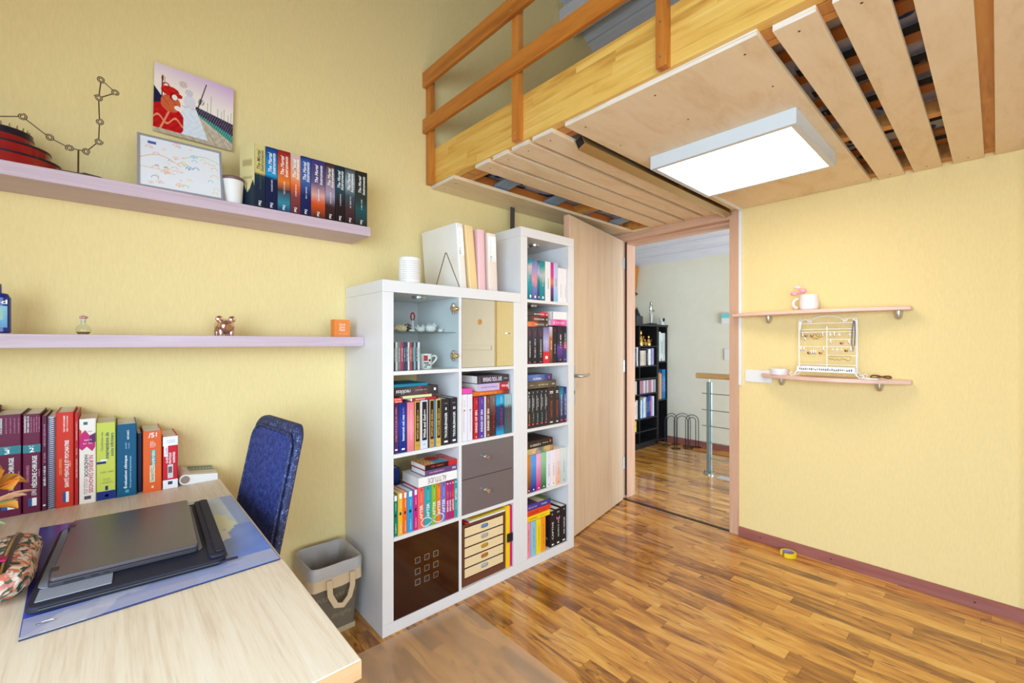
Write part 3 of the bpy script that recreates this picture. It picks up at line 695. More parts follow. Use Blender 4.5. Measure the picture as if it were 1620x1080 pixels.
up('dark brown spine with red script', 1.4135, .038, .206, grad('sp_dkbrown', [(.1, (70, 44, 42)), (.5, (60, 36, 36)), (.9, (120, 100, 96))], .2), [('S', red_t, .42, .5, .11, .013, 'up'), ('S', C(190, 180, 176), .85, .55, .04, .006, 'up')])
up('bright cyan and black spine with red script', 1.454, .053, .207, grad('sp_cyan', [(.05, (30, 150, 200)), (.25, (40, 50, 90)), (.7, (40, 60, 110)), (.8, (40, 170, 214)), (1, (30, 140, 200))], .1), [('S', red_t, .42, .6, .1, .014, 'up'), ('S', M_wtext, .86, .6, .04, .006, 'up')])
up('misty grey-teal spine with red script', 1.5105, .0505, .204, grad('sp_grteal', [(.05, (70, 96, 100)), (.4, (66, 84, 90)), (.65, (60, 80, 84)), (.75, (140, 176, 182)), (1, (150, 180, 186))], .08), [('S', red_t, .45, .5, .11, .011, 'up'), ('S', C(200, 210, 214), .85, .5, .04, .006, 'up')])
book('orange paperback at the bottom of the lying pile below the mirror door', 1.304, .237, .021, .9625, grad('sp_orange', [(.1, (214, 110, 40)), (.75, (206, 96, 36)), (.85, (120, 50, 50)), (1, (130, 60, 60))], .1, axis=0), lie=True, group=G, texts=[('S', C(240, 180, 80), .5, .4, .11, .008, 'flip')])
book('lilac paperback with red end band in the lying pile below the mirror door', 1.3345, .205, .0375, .984, C(196, 176, 214), lie=True, group=G, dp=.15, texts=[('P', 'red_band', C(190, 34, 50), .68, .97, .02, .98), ('S', M_wtext, .5, .84, .05, .014, 'flip'), ('S', C(140, 100, 170), .5, .35, .1, .008, 'flip')])
book('thick black-spined book on top of the pile below the mirror door', 1.331, .208, .0405, 1.022, grad('sp_say', [(.1, (62, 54, 62)), (.6, (70, 60, 66)), (.95, (62, 54, 62))], .1, axis=0), lie=True, group=G, dp=.16, texts=[('T', 'SAY YOU SWEAR', C(226, 214, 240), .5, .46, .125, .022, 'flip', True), ('S', M_wtext, .5, .88, .03, .007, 'flip'), ('S', grey_t, .5, .06, .03, .01, 'up')])
book('pink slim notebook lying on the white paperbacks below the mirror door', 1.236, .064, .027, .9785, C(222, 80, 170), lie=True, group=G, dp=.13)

# --- cube above the brown cupboard (L3C1)
z = .4015+.0005; G = 'colourful novels above the brown cupboard'; PH = 'in the row above the brown cupboard'
for x, w, h, c, lab in ((.8785, .0245, .174, (0, 126, 98), 'dark green spine'), (.903, .023, .179, (240, 176, 34), 'amber yellow spine'), (.926, .021, .178, (234, 106, 36), 'bright orange spine with white head label'), (.947, .029, .178, (40, 152, 206), 'sky blue spine'), (.976, .023, .179, (196, 30, 128), 'magenta spine with white head label')):
    up(lab, x, w, h, C(*c), [('P', 'head_label', M_wtext, .28, .78, .86, .99), ('S', M_wtext, .72, .55, .035, .004, 'up'), ('P', 'picture_spot', C(40, 40, 60), .3, .68, .47, .54), ('S', M_wtext, .12, .55, .025, .006, 'up'), ('S', M_wtext, .25, .55, .02, .004, 'up')])
AF = ((.999, .0335, .179, (234, 98, 84), 'coral red'), (1.0325, .0365, .179, (46, 160, 166), 'teal infinity-sign'), (1.069, .027, .180, (132, 176, 52), 'lime green'), (1.096, .0235, .179, (236, 116, 30), 'orange infinity-sign'), (1.1195, .0285, .178, (110, 112, 188), 'periwinkle'))
lem = [(math.cos(a)/(1+math.sin(a)**2), math.sin(a)*math.cos(a)/(1+math.sin(a)**2)) for a in [2*PI*i/96 for i in range(97)]]
for x, w, h, c, lab in AF:
    o = up(lab+' spine', x, w, h, C(*c), [('T', 'AFTER', M_wtext, .40, .5, .062, .014, 'up', True), ('S', C(*[min(255, q+70) for q in c]), .76, .5, .04, .006, 'up'), ('P', 'head_dot', C(*[int(q*.7) for q in c]), .38, .64, .93, .97), ('T', str(AF.index((x, w, h, c, lab))+1), M_wtext, .235, .5, .004, .006, 'flat')])
    b = B(); cxm = 1.0745; hw = .058; hh = .052
    for (a0, b0), (a1, b1) in zip(lem[:-1], lem[1:]):
        mx = cxm+hw*(a0+a1)/2
        if not (x <= mx < x+w): continue
        p0 = Vector((hw*a0, hh*b0)); p1 = Vector((hw*a1, hh*b1)); d = (p1-p0).normalized(); nn = Vector((-d.y, d.x))*.0026
        q = [p0+nn-d*.0004, p1+nn+d*.0004, p1-nn+d*.0004, p0-nn-d*.0004]
        b.add([(max(0, min(w-.001, cxm+p.x-x)), -.0006, .0215+p.y) for p in q], [(0,1,2,3)])
    b.build('infinity_sign', M_wtext, o, local=True, weld=False)
for x, w, c, s, lab in ((1.148, .0162, (206, 30, 96), 'BEFORE', 'slim raspberry spine'), (1.1642, .0125, (132, 62, 140), 'BEFORE', 'slimmest purple spine'), (1.1767, .0172, (206, 24, 74), 'LANDON', 'slim crimson spine'), (1.1939, .0178, (30, 156, 160), 'BETWEEN', 'turquoise spine against the cube wall')):
    up(lab, x, w, .175, C(*c), [('T', s, M_wtext, .36 if s != 'BETWEEN' else .62, .5, .052, .0085, 'up', True), ('S', C(246, 190, 90), .66 if s != 'BETWEEN' else .3, .5, .03, .005, 'up'), ('P', 'head_dot', C(230, 200, 190), .3, .7, .93, .97)])
book('thick white book with large upside-down letters lying on the colourful row', 1.002, .207, .042, .5823, C(238, 234, 232), lie=True, group=G, dp=.155, texts=[('T', 'ALTITUDE', C(120, 92, 70), .5, .47, .10, .024, 'flip')])
book('purple-spined book lying on the thick white book', 1.036, .171, .0265, .6248, C(104, 70, 116), lie=True, group=G, dp=.13, texts=[('S', C(220, 190, 220), .5, .35, .08, .007, 'flip'), ('S', M_wtext, .5, .9, .02, .012, 'flip')])
o = book('picture-covered paperback with red and black spine, topmost above the colourful row', 1.036, .173, .024, .6517, C(196, 40, 44), lie=True, group=G, dp=.135, texts=[('P', 'black_band', C(34, 24, 28), 0, .72, .02, .98), ('S', C(214, 70, 60), .5, .36, .07, .008, 'flip')])
def cov(u, v):
    if u > .72: return (200, 44, 50) if (v*9) % 1 > .3 else (226, 90, 84)
    if (u-.5)**2+(v-.65)**2*.7 < .05: return (196, 40, 36)
    if v < .45 and u > .3: return (64, 170, 200)
    return (236, 206, 130) if (u*13+v*4) % 1 > .35 else (226, 120, 60)
picture('cover_picture', o, printed('cover_print'), 24, 20, lambda u, v: (.173*u, .002+.13*v, .0244), cov)
for x, w, h, lab in ((.885, .045, .262, 'navy blue book standing in the back row above the brown cupboard'), (.932, .04, .25, 'navy book second in the back row above the brown cupboard'), (.974, .03, .235, 'dark blue slim book third in the back row above the brown cupboard')):
    book(lab, x, w, h, z, C(24, 40, 92) if x < .96 else C(30, 52, 120), ys=1.90, dp=.17, group=G)

# --- tall bookcase
TZ = [1.4628, 1.1096, .7564, .4032, .05]
z = TZ[0]+.0005; G = "books in the tall bookcase's top cube"; PH = "in the tall bookcase's top cube"
gA = grad('sp_tealcloud', [(.05, (24, 110, 134)), (.4, (44, 160, 176)), (.62, (150, 180, 186)), (.8, (214, 190, 190)), (.9, (40, 150, 160)), (1, (24, 120, 134))], .1)
gB = grad('sp_lilcloud', [(.05, (90, 90, 150)), (.3, (120, 130, 190)), (.5, (226, 150, 160)), (.75, (160, 150, 200)), (1, (80, 110, 150))], .12)
up('teal spine with pale clouds, leftmost', 1.6785, .033, .225, gA, [('S', C(30, 80, 120), .5, .5, .045, .012, 'up'), ('P', 'foot_mark', M_wtext, .4, .75, .05, .12)])
up('lilac and rose spine', 1.7115, .042, .223, gB, [('S', C(236, 150, 130), .5, .5, .08, .014, 'up'), ('P', 'foot_mark', M_wtext, .4, .7, .05, .11)])
up('slim dark blue-green spine', 1.754, .018, .221, grad('sp_slimbg', [(.1, (40, 60, 110)), (.5, (40, 130, 120)), (.7, (190, 190, 210)), (1, (40, 70, 110))], .1), [('P', 'foot_mark', M_wtext, .35, .7, .05, .11)])
up('teal spine with yellow lettering', 1.7725, .0435, .223, grad('sp_teal2', [(.05, (24, 120, 140)), (.45, (40, 150, 166)), (.65, (190, 190, 196)), (.85, (30, 150, 150)), (1, (20, 130, 130))], .1), [('S', C(236, 200, 120), .5, .5, .06, .012, 'up'), ('P', 'foot_mark', M_wtext, .4, .7, .05, .11)])
up('thick white spine with black lettering', 1.816, .046, .225, C(236, 230, 228), [('S', M_ktext, .45, .5, .06, .008, 'up')])
up('narrow magenta to dark purple spine', 1.8625, .0245, .225, grad('sp_magdk', [(.02, (60, 30, 70)), (.3, (110, 60, 130)), (.5, (226, 130, 70)), (.65, (214, 60, 150)), (1, (190, 40, 130))], .1))
up('pale lilac to blue spine', 1.8875, .036, .226, grad('sp_lilblue', [(.05, (140, 190, 226)), (.5, (200, 206, 232)), (1, (190, 186, 220))], .1), [('S', M_ktext, .5, .5, .045, .009, 'up')])
for x, w, lab in ((1.925, .0475, 'shorter white spine, left of two'), (1.973, .0285, 'shorter white spine, against the cube wall')):
    up(lab, x, w, .201, C(238, 234, 236), [('S', C(170, 150, 140), .35, .5, .08, .008, 'up')])

z = TZ[1]+.0005; G = "books in the tall bookcase's second cube"; PH = "in the tall bookcase's second cube"
for x, w, lab in ((1.677, .0315, 'black spine with cream title, leftmost'), (1.7105, .0435, 'black spine with cream title, second from left'), (1.7565, .0435, 'black spine with cream title, third from left')):
    up(lab, x, w, .203, grad('sp_blackstar', [(.05, (40, 36, 46)), (.5, (52, 48, 56)), (.95, (70, 60, 76))], .1), [('S', C(222, 214, 200), .42, .5, .1, .012, 'up'), ('S', C(190, 90, 80), .82, .5, .03, .007, 'up'), ('P', 'foot_mark', C(210, 90, 80), .35, .65, .03, .06)])
up('speckled lilac spine with red foot', 1.8015, .049, .204, grad('sp_lilred', [(.3, (214, 50, 60)), (.35, (150, 140, 190)), (.6, (180, 176, 214)), (1, (120, 110, 160))], .02), [('S', M_wtext, .5, .5, .06, .007, 'up'), ('P', 'white_mark', M_wtext, .3, .7, .12, .2)])
up('orange-brown spine with cream title', 1.851, .027, .208, grad('sp_orbr', [(.05, (110, 70, 60)), (.4, (176, 90, 40)), (.7, (190, 110, 60)), (.95, (200, 200, 206))], .2), [('S', C(246, 226, 180), .5, .5, .055, .012, 'up')])
up('plain black spine right of the orange-brown one', 1.8785, .0355, .209, C(46, 42, 46), [('S', M_wtext, .4, .5, .06, .007, 'up'), ('S', red_t, .9, .5, .012, .01, 'flat')])
up('black and violet spine with script title', 1.9185, .0485, .213, grad('sp_blkvio', [(.05, (40, 34, 60)), (.4, (110, 70, 160)), (.55, (50, 44, 60)), (1, (46, 40, 50))], .1), [('S', M_wtext, .6, .55, .08, .013, 'up'), ('P', 'foot_mark', C(220, 110, 80), .4, .65, .06, .1)])
up('black, red and blue spine against the cube wall', 1.969, .0335, .214, grad('sp_blkred', [(.05, (50, 60, 120)), (.3, (70, 60, 110)), (.48, (176, 40, 60)), (.6, (50, 44, 52)), (1, (46, 42, 50))], .08), [('S', M_wtext, .6, .5, .09, .012, 'up'), ('P', 'foot_mark', C(220, 110, 80), .3, .65, .06, .1)])
for zz, hh, mt, lab, tx in ((1.3148, .0288, grad('sp_p1', [(.1, (226, 130, 80)), (.4, (200, 90, 50)), (.55, (90, 70, 60)), (1, (84, 70, 64))], .1, axis=0), 'orange-ended brown book, bottom of left pile', M_wtext), (1.3438, .0308, grad('sp_p2', [(.1, (70, 60, 60)), (.45, (150, 70, 50)), (.6, (78, 64, 58)), (1, (70, 60, 58))], .1, axis=0), 'dark brown book, middle of the left pile', M_wtext), (1.3748, .0248, grad('sp_p3', [(.1, (76, 66, 66)), (.58, (80, 70, 68)), (.6, (206, 50, 70)), (1, (206, 44, 64))], .02, axis=0), 'black book with red half, top of the left pile', M_wtext)):
    book(lab+' '+PH, 1.678, .159, hh, zz, mt, lie=True, group=G, texts=[('S', tx, .5, .56, .08, .010, 'flat'), ('P', 'end_mark', M_wtext, .93, .97, .3, .6)])
book('pink patterned book lying on the right '+PH, 1.864, .137, .0355, 1.3255, grad('sp_pinkpat', [(.1, (226, 120, 180)), (.5, (214, 60, 140)), (1, (236, 130, 190))], .4, nscale=60, axis=0), lie=True, group=G, texts=[('S', M_wtext, .5, .5, .1, .014, 'flat')])
book('white thick box-like book on the right pile '+PH, 1.875, .126, .0465, 1.3613, C(240, 236, 238), lie=True, group=G, texts=[('P', 'blue_band', C(60, 60, 160), 0, .03, .02, .98)])

z = TZ[2]+.0005; G = "books in the tall bookcase's third cube"; PH = "in the tall bookcase's third cube"
NTH = ('first', 'second', 'third', 'fourth', 'fifth')
for i, (x, w) in enumerate(((1.673, .029), (1.702, .032), (1.734, .035), (1.769, .0355), (1.805, .033))):
    up('slim black numbered spine, %s of five' % NTH[i], x, w, .207, C(48, 46, 50), [('T', str(i+1), M_wtext, .94, .5, .006, .009, 'flat'), ('S', M_wtext, .66, .4, .09, .007, 'down'), ('S', M_wtext, .66, .68, .05, .006, 'down'), ('S', (C(220, 190, 120), gold_t, C(150, 200, 190), C(150, 210, 180), C(220, 160, 160))[i], .26, .55, .05, .008, 'up'), ('P', 'foot_seal', C(206, 80, 70), .3, .7, .07, .115)])
for x, w, lab in ((1.8385, .0565, 'thickest dark brown spine with red title'), (1.8965, .039, 'narrower dark brown spine with red title')):
    up(lab, x, w, .213, C(60, 50, 48), [('T', 'LAKESTONE', C(190, 80, 60), .42, .5, .095, .015, 'up'), ('T', 'I' if w > .05 else 'II', C(190, 80, 60), .76, .5, .003 if w > .05 else .007, .012, 'flat'), ('P', 'foot_mark', M_wtext, .3, .7, .05, .08), ('P', 'head_mark', M_wtext, .25, .75, .88, .90), ('P', 'head_mark', M_wtext, .25, .75, .84, .86)])
for x, w, lab in ((1.937, .0365, 'blue-teal spine with red foot seal'), (1.975, .0265, 'navy spine with red foot seal, against the cube wall')):
    up(lab, x, w, .207, grad('sp_bluered' if w > .03 else 'sp_navyred', [(.05, (40, 44, 80)), (.4, (60, 70, 110)), (.7, (70, 90, 140)), (.85, (40, 130, 150) if w > .03 else (50, 60, 130)), (1, (40, 90, 120) if w > .03 else (40, 46, 110))], .15), [('S', M_wtext, .5, .45, .12, .010, 'up'), ('P', 'foot_seal', C(200, 60, 60), .25, .75, .04, .1)])
book('bronze-grey book lying under the blue one '+PH, 1.673, .232, .0415, .971, grad('sp_bronze', [(.05, (90, 80, 66)), (.5, (110, 96, 74)), (1, (84, 72, 60))], .2, axis=0), lie=True, group=G, texts=[('S', C(214, 200, 160), .5, .55, .08, .010, 'flat'), ('S', M_wtext, .5, .9, .03, .008, 'flat'), ('S', C(214, 200, 160), .5, .15, .03, .006, 'flat')])
book('blue cloudy book topmost of the lying pile '+PH, 1.676, .197, .036, 1.013, grad('sp_bluecl', [(.05, (80, 100, 160)), (.4, (110, 130, 190)), (.8, (60, 70, 130)), (1, (60, 60, 120))], .3, axis=0), lie=True, group=G, texts=[('S', M_wtext, .4, .38, .06, .014, 'flat'), ('P', 'red_seal', C(210, 80, 90), .84, .9, .3, .7)])

z = TZ[3]+.0005; G = "books in the tall bookcase's fourth cube"; PH = "in the tall bookcase's fourth cube"
for x, w, cA, cB, lab in ((1.670, .0315, (110, 44, 26), (214, 130, 50), 'burnt orange spine'), (1.702, .0415, (30, 50, 140), (90, 160, 226), 'bright blue gradient spine'), (1.745, .0375, (196, 40, 130), (236, 170, 210), 'hot pink gradient spine'), (1.784, .041, (40, 110, 60), (150, 200, 150), 'green gradient spine'), (1.8265, .037, (226, 222, 240), (226, 226, 240), 'lavender-white spine with black title'), (1.8645, .0415, (240, 222, 220), (238, 230, 236), 'white spine with a faint peach title'), (1.908, .040, (236, 180, 150), (240, 220, 220), 'peach spine with bold title'), (1.9505, .0515, (190, 204, 204), (214, 222, 220), 'grey-green thick spine against the cube wall')):
    up(lab, x, w, .204, grad('sp_t4_%d' % int(x*1000), [(.1, cA), (.75, cB), (1, cB)], .08), [('S', grey_t if x > 1.8 else C(*[int(q*.8) for q in cB]), .45, .5, .07, .010, 'up'), ('P', 'foot_mark', M_wtext if x < 1.8 else grey_t, .38, .6, .04, .075)])
book('sand and rose patterned book under the dark book '+PH, 1.670, .213, .033, .6085, grad('sp_sand', [(.1, (196, 170, 110)), (.35, (230, 180, 150)), (.55, (90, 120, 120)), (.8, (206, 176, 110)), (1, (150, 90, 60))], .3, axis=0), lie=True, group=G)
book('dark brown thick book topmost of the pile '+PH, 1.671, .207, .0415, .642, C(54, 42, 36), lie=True, group=G, dp=.16, texts=[('S', C(220, 210, 196), .45, .32, .08, .016, 'flat'), ('S', M_wtext, .5, .7, .045, .006, 'flat'), ('P', 'red_seal', C(206, 90, 80), .87, .93, .4, .75)])

z = TZ[4]+.0005; G = "books in the tall bookcase's bottom cube"; PH = "in the tall bookcase's bottom cube"
for x, w, c, lab in ((1.667, .033, (238, 146, 160), 'pastel pink spine, leftmost'), (1.703, .040, (142, 192, 214), 'pastel blue spine'), (1.745, .0375, (240, 210, 40), 'bright yellow upright spine'), (1.784, .036, (244, 150, 30), 'bright orange upright spine')):
    up(lab, x, w, .1905, C(*c), [('S', C(*[int(q*.55) for q in c]), .6, .5, .08, .007, 'up'), ('S', C(*[int(q*.55) for q in c]), .28, .5, .03, .005, 'up')])
for x, w, h, lab, tx in ((1.857, .042, .2055, 'black spine with white letters and a blue spark', 'CAPTIVE'), (1.9005, .046, .2085, 'black spine with a pink butterfly', None), (1.9495, .0485, .213, 'black spine, rightmost', None)):
    o = up(lab, x, w, h, C(38, 30, 32), [('P', 'foot_mark', M_wtext, .3, .72, .04, .08), ('S', M_wtext, .92, .5, .016, .012, 'flat')]+([('T', tx, M_wtext, .45, .5, .1, .014, 'up')] if tx else [('S', C(200, 230, 190) if w < .047 else M_wtext, .46, .55, .1, .012, 'up')]), dp=.14)
    if w == .046:
        b = B()
        for s in (-1, 1): b.add([(w*.5, -.0006, h*.74), (w*.5+s*.016, -.0006, h*.80), (w*.5+s*.012, -.0006, h*.70)], [(0,1,2)])
        b.build('butterfly', C(226, 110, 190), o, local=True)
    if w == .042: B().add([(-.0004, .02, h*.22), (-.0004, .035, h*.26), (-.0004, .03, h*.18)], [(0,1,2)]).build('blue_spark', C(120, 170, 220), o, local=True)
book('yellow paperback at the bottom of the lying pile '+PH, 1.669, .185, .0305, .2422, C(242, 204, 30), lie=True, group=G, texts=[('S', C(130, 110, 20), .5, .28, .06, .009, 'flat'), ('S', C(130, 110, 20), .5, .7, .05, .005, 'flat')])
book('orange-red paperback in the middle of the lying pile '+PH, 1.671, .187, .0315, .2729, C(222, 66, 30), lie=True, group=G, texts=[('S', C(140, 40, 20), .5, .3, .07, .009, 'flat'), ('S', C(140, 40, 20), .5, .7, .04, .005, 'flat')])
o = book('violet picture-covered book on top of the lying pile '+PH, 1.669, .191, .0325, .3046, C(72, 58, 142), lie=True, group=G, texts=[('S', C(190, 170, 220), .5, .25, .07, .012, 'flat'), ('S', M_wtext, .5, .72, .05, .009, 'flat')])
picture('cover_picture', o, printed('cover_print'), 18, 14, lambda u, v: (.191*u, .002+.135*v, .0328), lambda u, v: (226, 206, 170) if abs(u-.6) < .15 else ((110, 140, 70) if u > .7 else (90, 60, 90)))

# --- box of drawers and folders in the bottom right cube of the low bookcase
db = thing('drawer_box', 'small brown letter box with five pale cardboard drawers in the lower cube', 'drawer box', (1.38, 1.86, .0505))
M_bbrown = plain('brown_board', (104, 56, 34), .6)
B().box(1.243, 1.255, 1.725, 2.0, .0505, .347).build('side', M_bbrown, db); B().box(1.505, 1.517, 1.725, 2.0, .0505, .347).build('side', M_bbrown, db)
B().box(1.2555, 1.5045, 1.725, 2.0, .335, .347).build('top', M_bbrown, db); B().box(1.2555, 1.5045, 1.725, 2.0, .0505, .085).build('bottom', M_bbrown, db)
B().box(1.2555, 1.5045, 1.99, 2.0, .0855, .3345).build('back', M_bbrown, db)
M_card = plain('pale_card', (232, 206, 160), .7)
for i, c in enumerate(((176, 180, 190), (190, 120, 50), (200, 150, 50), (180, 176, 170), (110, 140, 180))):
    z0 = .0885+.0495*i; d = B(); cx, cz = 1.381, z0+.024; a, r = .024, .0105
    # front with a stadium-shaped hole: four rectangles round it plus curved corners
    n = 6; ring = [(cx+a-r+r*math.cos(q), cz+r*math.sin(q)) for q in [-PI/2+PI*k/n for k in range(n+1)]]+[(cx-a+r+r*math.cos(q), cz+r*math.sin(q)) for q in [PI/2+PI*k/n for k in range(n+1)]]
    x0, x1, zz0, zz1 = 1.2575, 1.5025, z0, z0+.043
    outer = []
    for px, pz in ring:
        outer.append((min(x1, max(x0, cx+(px-cx)*6)), zz1 if pz > cz else zz0))
    m = len(ring); vs = [(p[0], 1.727, p[1]) for p in ring]+[(p[0], 1.727, p[1]) for p in outer]+[(p[0], 1.730, p[1]) for p in ring]
    fs = [(k, (k+1) % m, m+(k+1) % m, m+k) for k in range(m)]+[(k, (k+1) % m, 2*m+(k+1) % m, 2*m+k) for k in range(m)]
    d.add(vs, fs)
    d.add([(x0, 1.727, zz0), (x0, 1.727, zz1), (x0, 1.73, zz1), (x0, 1.73, zz0), (x0, 1.985, zz0), (x0, 1.985, zz1-.008)], [(0,1,5,4)])
    for o_ in (0,):
        # fill the left and right rectangles of the front
        xl = max(x0, cx-a*6); xr = min(x1, cx+a*6)
    dr = d.build('drawer', M_card, db)
    B().box(x0+.002, x1-.002, 1.733, 1.98, z0+.002, z0+.004).build('tray', M_card, dr)
    B().box(x0+.01, x1-.01, 1.735, 1.97, z0+.0045, z0+.030).build('contents', C(*c), dr)
nbG = 'stationery in the lower cube'
tag(B().prism([(1.286, .3475), (1.517, .3475), (1.517, .356), (1.286, .354)], 'y', 1.728, 1.95).build('paper_stack', M_paint), 'white paper stack on top of the brown drawer box', 'paper', nbG)
tag(B().prism([(1.30, .3565), (1.517, .3585), (1.517, .3650), (1.30, .3605)], 'y', 1.730, 1.94).build('notebook', C(222, 190, 60)), 'thin yellow notebook on the paper stack above the drawer box', 'notebook', nbG)
tag(B().box(1.262, 1.284, 1.728, 1.90, .3475, .354).build('notebook', C(196, 40, 44)), 'narrow red booklet at the left end on the brown drawer box', 'notebook', nbG)
for x0, x1, h, c, lab in ((1.5185, 1.5455, .322, (242, 200, 20), 'upright yellow ring folder beside the brown drawer box'), (1.546, 1.5625, .318, (206, 20, 120), 'upright magenta ring folder beside the brown drawer box')):
    f = tag(B().box(x0, x1, 1.722, 1.94, .0505, .0505+h).build('folder', C(*c), bevel=.001), lab, 'folder', 'ring folders'); ORG[f.name] = Vector(f.location)
tag(B().box(1.524, 1.5628, 1.716, 1.7215, .182, .227).build('folder_clip', M_black, bevel=.002), 'black plastic clip on the front of the yellow and magenta folders', 'clip')
tag(B().tube([(1.2335+.0015*math.sin(k*1.7), 1.724, .0525+.0082*k) for k in range(24)], .0028, 6).build('gold_ribbon', M_gold, smooth=True), 'gold cord hanging at the left edge of the brown drawer box', 'cord')

# ---------------------------------------------------------------- glazed cube: CDs, mug, shells
cdx = [.8795, .893, .902, .911, .925, .939, .950, .961, .969, .981, .991, 1.000, 1.010, 1.021]
cdc = [((126, 104, 92), 'brown'), ((76, 66, 72), 'charcoal'), ((236, 236, 238), 'white'), ((136, 134, 138), 'grey'), ((186, 60, 100), 'magenta'), ((60, 60, 84), 'slate'), ((50, 66, 110), 'navy'), ((240, 240, 240), 'pure white'), ((200, 66, 76), 'red'), ((64, 62, 80), 'dark violet-grey'), ((130, 180, 190), 'pale cyan'), ((84, 70, 86), 'plum'), ((232, 232, 236), 'silver-white')]
for i, (c, n) in enumerate(cdc):
    x0, x1 = cdx[i], cdx[i+1]; o = B().box(0, x1-x0-.0006, 0, .14, 0, .124).build('cd_case', plain('cd_%d' % i, c, .2), None, origin=(0,0,0), bevel=.0006)
    o.location = (x0, 1.742, 1.1050); tag(o, '%s CD case in the row behind the glass door' % n, 'CD case', 'CD cases behind the glass door')
    small_print(o, ((x1-x0)*.5, -.0005, .07), .06, .005, M_wtext if sum(c) < 500 else M_ktext, 'up')
mug = thing('mug', 'white mug with red and black print and heart-shaped handle behind the glass door', 'mug', (1.09, 1.80, 1.105))
B().lathe([(.0001, 0), (.026, 0), (.028, .004), (.029, .070), (.027, .070), (.025, .006), (.0001, .006)], (1.085, 1.80, 1.105), 28).build('mug_body', plain('ceramic_white', (238, 234, 228), .2), mug, smooth=True)
B().tube([(1.112, 1.795, 1.158), (1.122, 1.793, 1.166), (1.134, 1.791, 1.164), (1.139, 1.79, 1.154), (1.132, 1.791, 1.142), (1.112, 1.795, 1.124)], .0045, 8).build('heart_handle', plain('ceramic_white', (238, 234, 228), .2), mug, smooth=True)
def cyl_print(parent, name, mat, cx, cy, r, a0, a1, z0, z1, n=6):
    b = B(); vs = []
    for k in range(n+1):
        a = a0+(a1-a0)*k/n; vs += [(cx+r*math.cos(a), cy+r*math.sin(a), z0), (cx+r*math.cos(a), cy+r*math.sin(a), z1)]
    return b.add(vs, [(2*k, 2*k+2, 2*k+3, 2*k+1) for k in range(n)]).build(name, mat, parent)
cyl_print(mug, 'red_print', red_t, 1.085, 1.80, .0293, -2.4, -1.75, 1.142, 1.168)
for a0, a1, z0, z1 in ((-2.35, -1.6, 1.13, 1.136), (-2.2, -1.3, 1.121, 1.126), (-1.6, -1.2, 1.14, 1.15), (-2.3, -1.9, 1.112, 1.117)): cyl_print(mug, 'black_print', M_ktext, 1.085, 1.80, .0294, a0, a1, z0, z1)
M_shell = plain('shell_cream', (232, 208, 168), .5, bump=.5, bscale=80); M_coral = plain('coral_white', (236, 232, 228), .6, bump=.4, bscale=120)
def spiky(b, c, rx, ry, rz, n, sp, rng):
    b.ball(c, rx, ry, rz, 10)
    for k in range(n):
        a = rng.uniform(0, 2*PI); e = rng.uniform(.15, 1.2); d = Vector((math.cos(a)*math.cos(e), math.sin(a)*math.cos(e), math.sin(e)))
        p = Vector((c[0]+d.x*rx*.8, c[1]+d.y*ry*.8, c[2]+d.z*rz*.8)); b.tube([p, p+d*sp], [rx*.16, .0008], 5)
rs = random.Random(11)
b = B(); spiky(b, (.985, 1.85, 1.291), .03, .022, .0165, 10, .014, rs); b.tube([(.95, 1.85, 1.291), (.975, 1.85, 1.297)], [.004, .014], 8)
tag(b.build('conch_shell', M_shell, smooth=True), 'cream conch shell at the left of the glass shelf', 'shell', 'shells on the glass shelf')
b = B(); b.ball((1.012, 1.80, 1.2825), .014, .01, .0052); tag(b.build('small_shell', M_coral, smooth=True), 'small white shell near the front of the glass shelf', 'shell', 'shells on the glass shelf')
b = B(); b.ball((1.04, 1.88, 1.290), .014, .01, .0125); b.tube([(1.03, 1.88, 1.298), (1.04, 1.88, 1.312), (1.055, 1.88, 1.306)], [.006, .008, .002], 6)
b.tube([(1.035, 1.88, 1.308), (1.015, 1.88, 1.312)], [.006, .001], 5); tag(b.build('bird_figure', plain('dark_figure', (58, 50, 48), .5), smooth=True), 'small dark bird figure between the shells on the glass shelf', 'figurine')
for x, y, rx, rz, n, lab in ((1.10, 1.87, .022, .014, 14, 'white coral piece in the middle of the glass shelf'), (1.15, 1.86, .028, .019, 18, 'largest white coral piece on the glass shelf'), (1.193, 1.84, .014, .009, 8, 'small white coral piece at the right of the glass shelf')):
    b = B(); spiky(b, (x, y, 1.2775+rz), rx, rx*.7, rz, n, .016, rs); tag(b.build('coral', M_coral, smooth=True), lab, 'coral', 'coral on the glass shelf')
kr = thing('key_charm', 'red looped charm standing among the shells on the glass shelf', 'charm', (1.068, 1.89, 1.2775))
B().tube([(1.068+.010*math.sin(a), 1.89, 1.352-.018*math.cos(a)) for a in [2*PI*k/14 for k in range(14)]], .004, 6, True).build('red_loop', C(170, 36, 40), kr, smooth=True)
B().lathe([(.0001, 0), (.013, 0), (.010, .02), (.006, .045), (.004, .058), (.0001, .058)], (1.068, 1.89, 1.2777), 12).build('stem', plain('clear_stem', (206, 206, 210), .2), kr, smooth=True)

